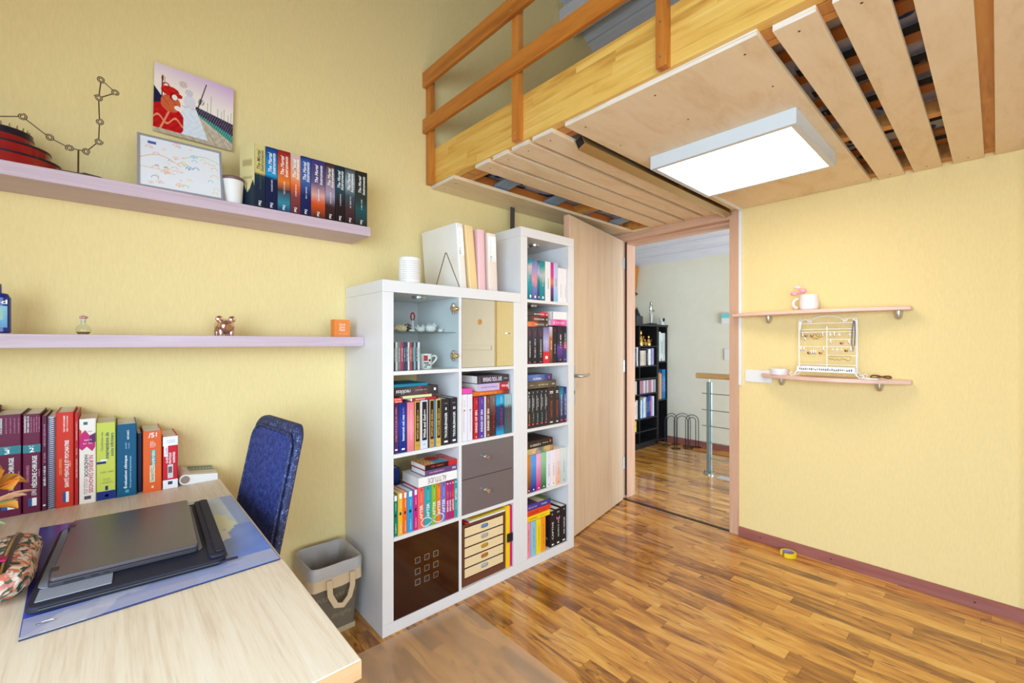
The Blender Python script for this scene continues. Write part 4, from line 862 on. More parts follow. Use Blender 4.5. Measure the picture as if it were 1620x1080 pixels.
# ---------------------------------------------------------------- on top of the low bookcase
cup = thing('candle_cup', 'white ceramic cup with dotted pattern on the low bookcase', 'cup', (.985, 1.77, 1.4905))
B().lathe([(.0001, 0), (.045, 0), (.048, .003), (.048, .112), (.045, .115), (.043, .112), (.043, .02), (.0001, .02)], (.985, 1.77, 1.4905), 36).build('cup_body', plain('ceramic_white', (238, 234, 228), .2), cup, smooth=True)
for r in range(9):
    for k in range(11):
        a = -2.75+.17*k+.08*(r % 2)
        if a < -.75: cyl_print(cup, 'pattern_mark', C(150, 150, 156), .985, 1.77, .0483, a, a+.07, 1.508+r*.0095, 1.511+r*.0095, 1)
M_wire = plain('brass_wire', (150, 124, 72), .35, .9)
be = thing('wire_bookend', 'brass wire triangle bookend in front of the white binder', 'bookend', (1.15, 1.735, 1.4905))
B().tube([(1.10, 1.73, 1.493), (1.157, 1.742, 1.648), (1.160, 1.743, 1.650), (1.163, 1.742, 1.648), (1.225, 1.725, 1.493)], .0022, 8).build('front_wire', M_wire, be, smooth=True)
B().tube([(1.10, 1.73, 1.4927), (1.12, 1.86, 1.4927), (1.24, 1.86, 1.4927), (1.225, 1.725, 1.4927)], .002, 8).build('foot_wire', M_wire, be, smooth=True)
def binder(lab, pts_l, w, h, col, lean, label_part, ry=0):
    """upright binder: spine toward the room; local x = thickness, y = depth, z = height"""
    o = thing('binder', lab, 'binder', pts_l, ry, 'binders on the low bookcase'); m = plain('binder_%d_%d_%d' % col, col, .35)
    prof = rrect(0, w, 0, .30, .006, 3)
    b = B().prism(prof, 'z', 0, h); sh = Matrix(((1,0,lean,0), (0,1,0,0), (0,0,1,0), (0,0,0,1)))
    b.xf(sh).build('binder_cover', m, o, local=True, smooth=True)
    if label_part:
        q = B().add([(.004, -.0006, h*.52), (w-.004, -.0006, h*.52), (w-.004, -.0006, h*.95), (.004, -.0006, h*.95)], [(0,1,2,3)]).xf(sh).build('spine_label', plain('label_clear', (244, 242, 242), .15), o, local=True)
        small_print(q, (w*.3+lean*h*.75, -.0012, h*.78), .07, .005, C(120, 150, 170), 'up'); small_print(q, (w*.3+lean*h*.6, -.0012, h*.58), .03, .012, C(110, 130, 140), 'up')
    return o
binder('white binder leaning left, first of the row on the low bookcase', (1.258, 1.762, 1.4906), .042, .318, (240, 234, 226), -.085, True, math.radians(3))
binder('cream yellow binder, second in the row on the low bookcase', (1.318, 1.762, 1.4906), .050, .318, (240, 208, 150), -.105, False, math.radians(1))
binder('pastel pink binder, third in the row on the low bookcase', (1.373, 1.762, 1.4906), .045, .310, (240, 196, 200), -.03, False, math.radians(1))
binder('peach white binder with spine label next to the tall bookcase', (1.440, 1.762, 1.4906), .058, .302, (238, 220, 208), -.045, True)

# ---------------------------------------------------------------- upper wall shelf
ZU = 1.7445
ux = [.4, .438, .48, .527, .566, .606, .664, .705, .747, .792, .848]
gs = [([(0, (18, 30, 50)), (.45, (24, 44, 66)), (.52, (40, 60, 60)), (.56, (206, 186, 110)), (1, (214, 196, 130))], 'pale yellow and navy'),
      ([(0, (18, 22, 60)), (.5, (20, 30, 70)), (.56, (30, 150, 200)), (.8, (30, 120, 190)), (1, (20, 40, 110))], 'cyan and navy'),
      ([(0, (20, 40, 90)), (.15, (50, 130, 150)), (.35, (60, 50, 60)), (.5, (224, 120, 50)), (.75, (206, 80, 40)), (1, (140, 20, 30))], 'red over orange flame'),
      ([(0, (90, 40, 50)), (.3, (130, 60, 60)), (.45, (214, 90, 40)), (.6, (230, 150, 100)), (1, (206, 180, 170))], 'pale grey over orange sky'),
      ([(0, (14, 24, 70)), (.35, (24, 36, 90)), (.6, (70, 100, 160)), (.9, (60, 90, 160)), (1, (20, 36, 90))], 'stormy mid blue'),
      ([(0, (50, 30, 34)), (.25, (206, 80, 30)), (.4, (214, 160, 150)), (.6, (100, 80, 120)), (1, (60, 50, 110))], 'violet over orange foot'),
      ([(0, (30, 16, 18)), (.25, (60, 36, 40)), (.45, (160, 150, 170)), (.65, (150, 120, 130)), (1, (50, 22, 24))], 'grey mist over dark maroon'),
      ([(0, (26, 16, 20)), (.35, (40, 28, 34)), (.6, (40, 70, 84)), (1, (24, 40, 50))], 'black with teal haze'),
      ([(0, (40, 22, 26)), (.25, (70, 44, 48)), (.5, (60, 76, 84)), (.75, (150, 160, 164)), (1, (50, 54, 60))], 'smoky grey'),
      ([(0, (40, 36, 34)), (.3, (30, 80, 84)), (.45, (40, 60, 56)), (.7, (50, 46, 42)), (1, (40, 36, 34))], 'olive black and teal')]
NT = ('leftmost', 'second', 'third', 'fourth', 'fifth', 'sixth', 'seventh', 'eighth', 'ninth', 'rightmost')
for i, (st, n) in enumerate(gs):
    x0, x1 = ux[i], ux[i+1]; wd = x1-x0-.001; tc = M_wtext if i != 0 else C(90, 90, 70)
    o = book('thick %s spine, %s in the row on the upper wall shelf' % (n, NT[i]), x0, wd, .243, ZU, grad('series_%d' % i, st, .05, .3), ys=1.902, dp=.16, group='thick novels on the upper wall shelf', texts=[
        ('T', 'The Mortal', tc, .76, .36, .075, .0125, 'up', True, True), ('T', 'Instruments', tc, .75, .68, .082, .0115, 'up', True, True), ('S', tc, .40, .5, .05, .006, 'up'), ('T', 'PKJ', M_wtext, .075, .5, .018, .011, 'up', True)])
    if i == 0:
        # opened jacket flap on the left side of the first book
        def flap(u, v):
            if v < .33+.08*math.sin(u*9)+(.12 if abs(u-.45) < .04 else 0): return (18, 40, 56)
            return (222, 206, 150) if not (.45 < v < .85 and .15 < u < .85 and (v*34) % 1 > .55) else (180, 164, 112)
        picture('jacket_flap', o, printed('cover_print'), 20, 30, lambda u, v: (-.001-.038*(1-u), .055*(1-u)**1.2, .243*v), flap)
jar = thing('lidded_cup', 'white paper cup with brown lid on the upper wall shelf', 'cup', (.333, 1.935, ZU))
B().lathe([(.0001, 0), (.031, 0), (.036, .085), (.037, .090), (.033, .090), (.0001, .09)], (.333, 1.935, ZU), 32).build('cup_body', plain('paper_cup', (234, 230, 226), .5), jar, smooth=True)
B().lathe([(.038, .0885), (.039, .091), (.039, .098), (.036, .101), (.0001, .100)], (.333, 1.935, ZU), 32).build('cup_lid', plain('brown_lid', (110, 78, 76), .4), jar, smooth=True)
# framed drawing leaning on the wall
fw, fh = .24, .205; lean = math.atan2(.06, .195)
ff = thing('framed_drawing', 'grey framed pastel doodle drawing leaning on the upper wall shelf', 'picture', (.058, 1.896, ZU), math.radians(-1.5))
Rm = Matrix.Rotation(-lean, 4, 'X'); q = B(); e = .007
q.box(0, e, 0, .018, 0, fh).box(fw-e, fw, 0, .018, 0, fh).box(e, fw-e, 0, .018, 0, e).box(e, fw-e, 0, .018, fh-e, fh); q.xf(Rm).build('frame', plain('pewter_frame', (176, 174, 180), .35, .4), ff, local=True)
rd = random.Random(21); doods = []
pal = [(150, 170, 206), (240, 196, 160), (204, 214, 166), (240, 190, 186), (170, 206, 222), (236, 216, 160)]
for k in range(46):
    doods.append((rd.uniform(.04, .96), rd.uniform(.05, .95), rd.uniform(.012, .05), rd.choice(pal), rd.uniform(.004, .009), rd.random() < .25))
def draw(u, v):
    if (v > .82 and abs(u-.14) < .05 and abs(v-.9) < .03): return (70, 100, 170)
    for cx, cy, r, c, w_, fill in doods:
        d = math.hypot(u-cx, (v-cy)*.83)
        if (fill and d < r*.5) or abs(d-r) < w_ and v > cy-r*.2: return c
    if abs(v-(.55+.12*math.sin(u*7))) < .006 and u < .5: return (236, 160, 110)
    if abs(v-(.32+.06*math.sin(u*5+1))) < .006 and u < .42: return (236, 190, 130)
    if abs(v-(.75+.08*math.cos(u*8))) < .006 and u > .5: return (180, 200, 130)
    return (234, 234, 238)
picture('drawing', ff, printed('glazed_print', .12), 190, 160, lambda u, v: Rm @ Vector((e+(fw-2*e)*u, .004, e+(fh-2*e)*v)), draw)
B().box(e, fw-e, .010, .016, e, fh-e).xf(Rm).build('backing', M_card, ff, local=True)
# picture on the wall
pp = thing('wall_picture', 'square print of costumed figures by a lagoon, hung above the upper shelf', 'picture', (.2325, 2.09, 2.006), 0)
pw_, ph_ = .25, .252; Rp = Matrix.Rotation(math.radians(1.2), 4, 'Y')
def P3(x, y, z_): return Rp @ Vector((x, y, z_))
B().box(-pw_/2, pw_/2, -.008, 0, 0, ph_).xf(Rp).build('panel', plain('picture_board', (226, 220, 216), .3), pp, local=True)
B().box(-pw_/2+.03, pw_/2-.03, .0, .0145, .03, ph_-.03).xf(Rp).build('standoff', M_black, pp, local=True)
def ell(u, v, cx, cy, a, b): return ((u-cx)/a)**2+((v-cy)/b)**2 < 1
def venice(u, v):
    n = math.sin(u*61+3*math.sin(v*19))*.5+math.sin(v*73-4*math.sin(u*23))*.5
    m = math.sin(u*143+v*97)*math.sin(v*171-u*57)
    if ell(u, v, .245, .565, .034, .042): return (244, 236, 228)                          # white mask
    if ell(u, v, .235, .57, .05, .06): return (150, 16, 24)
    if ell(u, v, .19, .64, .11, .07) or ell(u, v, .29, .60, .05, .035): return (204+14*n, 26+8*n, 28)
    if ell(u, v, .14, .70, .045, .055) and not ell(u, v, .14, .70, .028, .036): return (206, 34, 30)
    if ell(u, v, .285, .415, .042, .036): return (248, 240, 236)                          # feather muff
    if ell(u, v, .20, .46, .12, .13): return (200+18*n, 34, 30) if abs(m) < .55 else (232, 160, 96)
    if u < .36 and v > .05 and ell(u, v, .13, .20, .25, .24):
        if abs(v-.20-.05*math.sin(u*30)) < .016 or abs((u-.17)-.35*(v-.3)) < .012: return (236, 150, 110)
        return (200+20*n, 16, 28)
    if ell(u, v, .345, .80, .05, .05) and m > -.35: return (208, 182, 172)                # plume
    if ell(u, v, .42, .70, .05, .05): return (226, 218, 222) if m < .2 else (190, 180, 190)
    if ell(u, v, .43, .57, .075, .10): return (238, 234, 238) if abs(m) < .6 else (196, 190, 206)
    if abs(v-.475) < .004 and .33 < u < .5: return (70, 60, 70)
    if .05 < v < .48 and abs(u-.44+.02*(.48-v)) < .07+.40*(.48-v): return (228+8*n, 234+5*n, 242)      # white gown
    if u < .12 and .36 < v < .66-1.4*u: return (24, 32, 72)
    if (abs(u-.095) < .006 or abs(u-.125) < .005) and .4 < v < .84: return (84, 48, 38)
    if ell(u, v, .098, .80, .014, .05): return (196, 96, 56)
    if abs((u-.575)-(v-.68)*.25) < .007+.012*max(0, .6-v) and .5 < v < .92: return (44, 38, 48)         # gondola prow
    if ell(u, v, .57, .62, .045, .05) and m > .1: return (60, 54, 64)
    for cx, h1 in ((.70, .76), (.655, .64), (.79, .6), (.84, .58), (.875, .62), (.93, .55), (.97, .6)):
        if abs(u-cx) < .0045 and .36 < v < h1: return (92, 72, 72)
    e0 = .53-.22*(u-.5); e1 = .44-.42*(u-.5)
    if u > .5 and e1 < v < e0: return (40+20*m, 42+20*m, 78+24*m) if m < .35 else (136, 116, 128)        # moored boats
    e2 = .42-.62*(u-.5)
    if u > .53 and e2 < v <= e1: return (28, 128, 112) if m < .2 else (120, 190, 180)                   # water
    if v < .45-.30*u: return (200+14*n, 184+12*n, 160+10*n) if abs(((u+v*.6)*7) % 1-.5) > .03 else (160, 142, 120)
    if v < e2 and u > .5: return (206+10*n, 190+10*n, 168+8*n)
    t_ = max(0, (v-.72+.22*u)/.5)**1.4; return (250-36*t_, 238-64*t_, 226-10*t_)
picture('print', pp, printed('gloss_print', .15), 200, 200, lambda u, v: P3(-pw_/2+pw_*u, -.0086, ph_*v), venice)
# constellation wire ornament
co = thing('wire_ornament', 'brown wire ornament of linked spirals on a stem on the upper shelf', 'ornament', (-.080, 1.905, ZU))
yc = 1.905
npts = [(-.262, 1.862), (-.196, 1.884), (-.141, 1.840), (-.098, 1.821), (-.0615, 1.822), (-.034, 1.861), (-.032, 1.924), (-.034, 1.998), (.006, 2.030), (-.028, 2.059)]
M_bw = plain('dark_brown_wire', (88, 66, 52), .4, .5)
def link(a, b):
    p, q = Vector((a[0], a[1])), Vector((b[0], b[1])); d = (q-p).normalized()*.009
    B().tube([(p.x+d.x, yc, p.y+d.y), (q.x-d.x, yc, q.y-d.y)], .0016, 6).build('link_wire', M_bw, co, smooth=True)
for a, b in zip(npts[:-1], npts[1:]): link(a, b)
link(npts[9], npts[7])
for i, (x, zz) in enumerate(npts):
    a0 = i*1.3
    B().tube([(x+(.003+.0065*k/20)*math.cos(a0+k*.55), yc, zz+(.003+.0065*k/20)*math.sin(a0+k*.55)) for k in range(24)], .0013, 6).build('spiral', M_bw, co, smooth=True)
B().tube([(-.080, yc, ZU+.002), (-.0795, yc, 1.8205)], .0022, 8).build('stem', M_bw, co, smooth=True)
B().box(-.125, -.035, 1.895, 1.960, ZU, ZU+.004).build('foot', M_bw, co)
# red tiered boxes
rb_ = thing('tiered_box', 'stack of shiny red and black round boxes at the left of the upper shelf', 'box', (-.25, 1.995, ZU))
M_red = plain('red_lacquer', (150, 16, 24), .2, coat=.5); M_nv = plain('navy_black', (24, 20, 38), .3)
for r, ry, z0, z1 in ((.128, .100, 0, .034), (.106, .088, .036, .068), (.070, .066, .070, .098)):
    B().lathe([(.0001, z0), (1, z0), (1, z1-.006), (.0001, z1-.006)], (-.25, 1.995, ZU), 40, r, ry).build('box_tier', M_red, rb_, smooth=True)
    B().lathe([(.0001, z1-.006), (1.01, z1-.006), (1.01, z1), (.0001, z1)], (-.25, 1.995, ZU), 40, r, ry).build('box_rim', M_nv, rb_, smooth=True)
B().lathe([(.0001, .098), (1, .098), (1, .112), (.0001, .112)], (-.25, 1.995, ZU), 40, .068, .064).build('top_band', M_nv, rb_, smooth=True)
b = B()
for k in range(22):
    a = 2*PI*k/22; b.tube([(-.25+.058*math.cos(a), 1.995+.054*math.sin(a), ZU+.112), (-.25+.06*math.cos(a), 1.995+.056*math.sin(a), ZU+.126)], [.003, .0012], 6)
b.tube([(-.25+.056*math.cos(2*PI*k/30), 1.995+.052*math.sin(2*PI*k/30), ZU+.114) for k in range(30)], .003, 6, True)
b.build('crown_rim', M_silver, rb_, smooth=True)
def soft(name, lab, cat, c, rx, ry, rz, mat, seed, amp=.25):
    rg = random.Random(seed); b = B(); n, m = 20, 10; vs = []; fs = []
    ph = [rg.uniform(0, 6) for _ in range(6)]
    for k in range(n):
        a = 2*PI*k/n
        for i in range(m+1):
            e_ = PI*i/m-PI/2; w_ = 1+amp*(math.sin(3*a+ph[0])*.5+math.sin(5*a+ph[1])*.3+math.sin(4*e_+ph[2]+2*a)*.4)
            vs.append((c[0]+rx*math.cos(a)*math.cos(e_)*w_, c[1]+ry*math.sin(a)*math.cos(e_)*w_, c[2]+max(0, rz*(1+math.sin(e_))*w_*.5)))
    for k in range(n):
        j = (k+1) % n
        for i in range(m): fs.append((k*(m+1)+i, j*(m+1)+i, j*(m+1)+i+1, k*(m+1)+i+1))
    return tag(b.add(vs, fs).build(name, mat, smooth=True), lab, cat)
soft('dark_pouch', 'dark blue folded cloth pouch behind the wire ornament stem', 'pouch', (-.055, 2.035, ZU), .062, .04, .036, plain('dark_cloth', (34, 32, 58), .6), 3)
soft('dried_leaf', 'flat beige dried sponge lying right of the wire ornament', 'ornament', (.030, 2.05, ZU), .05, .035, .02, plain('beige_sponge', (196, 166, 110), .8, bump=.6), 4)

# ---------------------------------------------------------------- lower wall shelf
ZM = 1.2525
bo = thing('bottle', 'blue shampoo bottle with teal label at the left of the lower wall shelf', 'bottle', (-.258, 1.945, ZM))
M_bb = plain('blue_bottle', (20, 44, 130), .25)
B().prism(rrect(-.294, -.222, 1.925, 1.965, .016, 5), 'z', ZM+.002, ZM+.108).build('bottle_body', M_bb, bo, smooth=True, bevel=.004)
B().lathe([(.034, .108), (.030, .116), (.016, .120), (.0001, .120)], (-.258, 1.945, ZM), 28, 1, .55).build('shoulder', M_bb, bo, smooth=True)
B().lathe([(.018, .118), (.018, .142), (.016, .145), (.0001, .145)], (-.258, 1.945, ZM), 24).build('cap', M_bb, bo, smooth=True)
picture('label', bo, printed('cover_print'), 12, 16, lambda u, v: (-.289+.062*u, 1.9245, ZM+.018+.062*v), lambda u, v: (40+60*v, 120+50*v, 170+10*v) if not (.35 < v < .9 and .2 < u < .85) else (130, 170, 150), local=False)
lettering('shod', bo, (0.006, -.0208, .092), .050, .013, M_wtext, 'flat', True, name='label_lettering')
fl = thing('glass_flask', 'tiny round glass flask with pink cork on the lower wall shelf', 'flask', (-.070, 1.945, ZM))
B().lathe([(.0001, 0), (.012, .0), (.017, .006), (.019, .014), (.015, .025), (.007, .032), (.006, .040), (.008, .044)], (-.070, 1.945, ZM+.0003), 24, close=False).build('flask_body', M_glass, fl, smooth=True)
B().lathe([(.0001, .0015), (.012, .0015), (.0165, .008), (.0001, .008)], (-.070, 1.945, ZM), 20).build('contents', plain('brown_sand', (150, 104, 60), .7), fl, smooth=True)
B().lathe([(.005, .036), (.0055, .047), (.0001, .047)], (-.070, 1.945, ZM), 14).build('stopper', plain('flask_neck', (206, 190, 170), .3), fl, smooth=True)
b = B()
for k in range(5): b.ball((-.070+.006*math.cos(k*1.26), 1.945+.006*math.sin(k*1.26), ZM+.054), .005, n=8)
b.ball((-.07, 1.945, ZM+.056), .005, n=8); b.build('pink_flower', plain('dusty_pink', (206, 150, 150), .7), fl, smooth=True)
pig = thing('pig_figurine', 'shiny rose-metal pig figurine with big ears on the lower wall shelf', 'figurine', (.312, 1.945, ZM), math.radians(8))
M_pig = plain('rose_metal', (232, 200, 192), .16, 1)
B().ball((0, .02, .036), .031, .036, .030, 20).ball((0, -.012, .036), .027, .02, .025, 16).build('body', M_pig, pig, smooth=True, local=True)
B().tube([(0, -.022, .034), (0, -.036, .032)], [.013, .012], 14).build('snout', M_pig, pig, smooth=True, local=True)
for s in (-1, 1):
    B().ball((s*.021, -.004, .062), .0125, .006, .013, 12).xf(Matrix.Translation((s*.021, -.004, .062)) @ Matrix.Rotation(s*.5, 4, 'Y') @ Matrix.Translation((-s*.021, .004, -.062))).build('ear', M_pig, pig, smooth=True, local=True)
    for y in (-.006, .036): B().tube([(s*.017, y, .022), (s*.017, y, .0005)], [.010, .008], 12).build('leg', M_pig, pig, smooth=True, local=True)
ob = tag(B().box(-.034, .034, -.02, .02, 0, .074).build('gift_box', plain('orange_card', (236, 134, 56), .55), origin=(0,0,0), bevel=.001), 'small orange card box with white script at the right end of the lower shelf', 'box')
ob.location = (.738, 1.935, ZM); ob.rotation_euler = (0, 0, math.radians(4))
lettering('love', ob, (-.001, -.0206, .054), .026, .011, M_wtext, 'flat', False, True, name='box_lettering'); lettering('this', ob, (-.001, -.0206, .042), .024, .011, M_wtext, 'flat', False, True, name='box_lettering'); lettering('Pack', ob, (-.001, -.0206, .030), .026, .011, M_wtext, 'flat', False, True, name='box_lettering')
small_print(ob, (.004, -.0206, .013), .04, .003, M_wtext, 'flat')

# ================================================================== ON THE DESK
ZD = .7203
M_maroon = plain('maroon_cover', (98, 12, 52), .45, spec=.28); M_tealb = plain('teal_band', (14, 118, 128), .35); M_rpink = C(206, 130, 160)
GD = 'course books standing on the desk'
def dbook(lab, x, w, h, mat, texts=(), dp=.165, **k): return book(lab, x, w-.001, h, ZD, mat, ys=1.93, dp=dp, group=GD, texts=texts, **k)
dbook('tall white-paged book cut by the picture edge, leftmost on the desk', -.313, .054, .312, C(110, 24, 50), dp=.172)
for x, w, h, n in ((-.256, .057, .297, '3'), (-.198, .038, .294, '2')):
    o = dbook('maroon course book with teal band numbered %s on the desk' % ('three' if n == '3' else 'two'), x, w, h, M_maroon, [('P', 'teal_band', M_tealb, .02, .98, .61, .69), ('T', n, M_wtext, .638, .5, .010, .014, 'flat', True), ('S', M_wtext, .675, .5, .012, .004, 'flat'), ('T', 'MÉDECINE CHIRURGIE', M_wtext, .415, .62, .095, .0125, 'up', True), ('T', 'SOINS INFIRMIERS', M_rpink, .40, .28, .05, .006, 'up'), ('T', 'LEWIS', M_wtext, .205, .62, .018, .010, 'up'), ('S', M_rpink, .40, .9, .022, .004, 'up')])
    for i, fx_ in enumerate((.12, .28, .45, .6, .74, .88)): small_print(o, (w*fx_, -.0005, h*(.90-(.0 if i < 2 else .01))), .05 if i < 2 else .045, .005 if i < 2 else .003, M_wtext if i < 2 else M_rpink, 'up')
    b = patch(o, 'publisher_label', M_wtext, w*.3, w*.75, h*.07, h*.15); patch(o, 'publisher_label', C(50, 80, 140), w*.3, w*.5, h*.07, h*.15, -.0006)
dbook('thin maroon course book beside the spiral-bound one on the desk', -.159, .0115, .286, C(86, 16, 52), [('S', M_rpink, .8, .5, .07, .005, 'up'), ('S', M_wtext, .36, .5, .06, .006, 'up'), ('S', M_rpink, .56, .5, .03, .005, 'up'), ('P', 'foot_mark', M_wtext, .25, .75, .05, .065)])
sp = thing('spiral_notebook', 'grey spiral-bound notebook standing between the maroon and red books', 'notebook', (-.1385, 2.0, ZD))
B().box(-.1465, -.131, 1.936, 2.095, ZD, ZD+.281).build('pages', M_pages, sp)
B().box(-.147, -.1466, 1.934, 2.097, ZD, ZD+.283).build('back_cover', C(120, 112, 124), sp); B().box(-.1309, -.1305, 1.934, 2.097, ZD, ZD+.283).build('front_cover', C(120, 112, 124), sp)
b = B(); nco = 46
for k in range(nco):
    zz = ZD+.006+k*.0060; b.tube([(-.1465, 1.936, zz), (-.143, 1.9315, zz+.0008), (-.1345, 1.9315, zz+.0022), (-.131, 1.936, zz+.003)], .0013, 5)
b.build('coil', plain('coil_wire', (196, 190, 206), .3, .6), sp, smooth=True)
B().box(-.1462, -.1312, 1.934, 1.9355, ZD+.001, ZD+.28).build('binding_strip', C(84, 74, 92), sp)
o = dbook('thick vermilion course book on the desk', -.130, .0405, .292, C(206, 46, 24), [('T', 'SANTÉ MENTALE ET PSYCHIATRIE', M_wtext, .455, .58, .145, .0115, 'up', True), ('T', 'SOINS INFIRMIERS', C(240, 170, 90), .43, .26, .05, .006, 'up'), ('S', M_wtext, .88, .45, .05, .005, 'up'), ('S', M_wtext, .88, .62, .05, .004, 'up'), ('S', C(240, 190, 150), .45, .78, .018, .004, 'up'), ('P', 'publisher_label', M_wtext, .38, .72, .05, .16), ('P', 'publisher_label', C(50, 80, 140), .38, .55, .05, .16, -.0006)])
dbook('thin red booklet right of the vermilion book', -.089, .0092, .288, C(186, 28, 34), [('S', C(240, 170, 160), .8, .5, .06, .004, 'up'), ('S', C(240, 170, 160), .4, .5, .06, .005, 'up'), ('S', C(240, 170, 160), .58, .5, .02, .004, 'up')])
o = dbook('white handbook with magenta head and red title on the desk', -.079, .0395, .266, C(238, 226, 214), [('T', 'NURSING DIAGNOSIS', C(190, 30, 60), .34, .70, .118, .0105, 'down', True), ('T', 'HANDBOOK', C(70, 40, 66), .44, .42, .072, .0095, 'down', True), ('S', C(110, 60, 100), .2, .46, .05, .004, 'down'), ('S', C(110, 60, 100), .2, .33, .05, .004, 'down'), ('P', 'publisher_mark', C(80, 76, 80), .3, .7, .045, .085), ('S', C(120, 110, 130), .85, .55, .02, .004, 'flat'), ('P', 'teal_mark', C(40, 110, 120), .25, .5, .93, .965)])
wv = .0385; hv = .266
rgm = [(C(196, 30, 110), [(0, .80), (.35, .87), (.62, .80), (.95, .81), (.95, .66), (.78, .61), (.45, .67), (.18, .63), (0, .66)]), (C(96, 34, 92), [(.62, .80), (.98, .83), (.98, .72), (.62, .70)]), (C(214, 60, 60), [(0, .89), (.14, .86), (.12, .80), (0, .80)])]
for i, (m_, pts) in enumerate(rgm): B().add([(wv*p, -.0004-.0002*i, hv*q_) for p, q_ in pts], [tuple(range(len(pts)))]).build('colour_splash', m_, o, local=True)
small_print(o, (wv*.5, -.0012, hv*.75), .016, .004, M_wtext, 'flat'); small_print(o, (wv*.5, -.0012, hv*.71), .02, .004, M_wtext, 'flat')
o = dbook('lime green course book with navy foot on the desk', -.0395, .0465, .249, C(198, 204, 82), [('P', 'navy_foot', C(20, 40, 120), .01, .99, .003, .115), ('T', 'Classification des', C(30, 50, 90), .76, .28, .06, .0055, 'up'), ('T', 'interventions de', C(20, 50, 100), .70, .54, .085, .0095, 'up', True), ('T', 'soins infirmiers', C(20, 60, 90), .71, .80, .075, .0085, 'up', True), ('T', 'CISI / NIC', C(30, 60, 60), .36, .56, .032, .005, 'flat'), ('S', C(60, 80, 50), .27, .56, .02, .003, 'flat'), ('S', C(60, 80, 50), .245, .56, .02, .003, 'flat'), ('S', C(60, 80, 50), .22, .56, .034, .003, 'flat'), ('P', 'navy_mark', C(20, 40, 110), .45, .6, .125, .18), ('P', 'navy_hook', C(20, 40, 110), .01, .5, .47, .5), ('P', 'white_tick', M_wtext, .22, .55, .505, .525), ('P', 'foot_mark', M_wtext, .45, .62, .04, .07)])
o = dbook('deep teal course book with white title on the desk', .0085, .051, .238, C(0, 82, 118), [('T', 'Évaluation clinique', M_wtext, .34, .44, .108, .0105, 'up', True), ('T', "d'une personne symptomatique", C(170, 206, 220), .33, .68, .105, .007, 'up'), ('S', C(150, 190, 210), .70, .45, .02, .005, 'up'), ('S', C(150, 190, 210), .70, .6, .02, .004, 'up'), ('S', M_wtext, .86, .55, .035, .006, 'up'), ('P', 'round_mark', C(60, 170, 170), .42, .6, .05, .09)])
book('dark navy book set back between the teal and orange books', .0605, .012, .20, ZD, C(26, 26, 62), ys=1.95, dp=.14, group=GD)
o = dbook('orange course book with teal and cream title tag on the desk', .0745, .0505, .2065, C(226, 96, 36), [('T', '/5', M_wtext, .93, .44, .016, .017, 'flat', True), ('P', 'white_bar', M_wtext, .68, .73, .90, .97), ('S', M_wtext, .78, .4, .02, .005, 'up'), ('S', M_wtext, .78, .52, .022, .004, 'up'), ('S', M_wtext, .77, .62, .012, .004, 'up'), ('P', 'teal_tag', C(60, 140, 140), .42, .68, .43, .69), ('P', 'cream_tag', C(236, 226, 196), .36, .62, .16, .43), ('T', 'INFIRMIERS', C(240, 236, 220), .56, .55, .05, .008, 'up', True, False), ('T', 'DIAGNOSTICS', C(60, 46, 40), .295, .49, .05, .009, 'up', True, False), ('P', 'round_mark', C(250, 190, 160), .44, .56, .06, .10)])
o = dbook('small red and white practical guide on the desk', .1265, .0425, .182, C(200, 24, 44), [('P', 'white_head', C(240, 236, 238), .005, .995, .82, .995), ('P', 'white_foot', C(240, 236, 238), .005, .995, .003, .17), ('S', C(110, 140, 170), .92, .55, .022, .004, 'flat'), ('S', C(110, 140, 170), .885, .55, .022, .004, 'flat'), ('P', 'white_tab', C(240, 236, 238), .08, .34, .62, .84, -.0005), ('T', 'Guide', C(190, 40, 60), .72, .22, .025, .006, 'up'), ('T', 'GUIDE', M_wtext, .56, .28, .026, .006, 'up', True), ('T', 'PRATIQUE', M_wtext, .58, .5, .038, .0075, 'up', True), ('T', 'INFIRMIER', M_wtext, .59, .74, .038, .0065, 'up', True), ('P', 'photo_strip', C(214, 200, 200), .32, .68, .2, .46), ('P', 'photo_spot', C(110, 90, 90), .36, .62, .3, .42, -.0006), ('P', 'publisher_mark', C(70, 66, 66), .34, .64, .08, .14, -.0006)])
# rolled, folded booklet at the end of the row
rl = thing('rolled_booklet', 'white booklet rolled open with a teal page at the right end of the books', 'booklet', (.235, 1.99, ZD))
sect = [(.172, .020)]+[(.190+.019*math.cos(a), .020+.019*math.sin(a)) for a in [PI*.5+PI*k/8 for k in range(9)]]+[(.286, .002), (.286, .030), (.20, .030), (.205, .026)]
prof = [(.19+.0195*math.cos(a), .020+.0195*math.sin(a)) for a in [PI/2+PI*k/10 for k in range(11)]]+[(.287, .0005), (.287, .026), (.21, .030), (.206, .024)]+[(.19+.0145*math.cos(a), .0195+.0145*math.sin(a)) for a in [PI*1.5-PI*k/10 for k in range(0, 11)]]
prof = [(p, ZD+q_) for p, q_ in prof]
B().prism([(.19, ZD), (.287, ZD), (.287, ZD+.024), (.20, ZD+.034), (.19, ZD+.036)], 'y', 1.942, 2.08).build('page_block', M_pages, rl)
B().tube([(.19, 1.941, ZD+.0185), (.19, 2.08, ZD+.0185)], .0180, 20).build('rolled_edge', plain('paper_roll', (236, 230, 222), .6), rl, smooth=True)
B().lathe([(.0001, 0), (.0135, 0)], (0,0,0), 18, close=False).xf(Matrix.Translation((.19, 1.9405, ZD+.0185)) @ Matrix.Rotation(PI/2, 4, 'X')).build('roll_hollow', plain('roll_inner', (150, 126, 110), .8), rl)
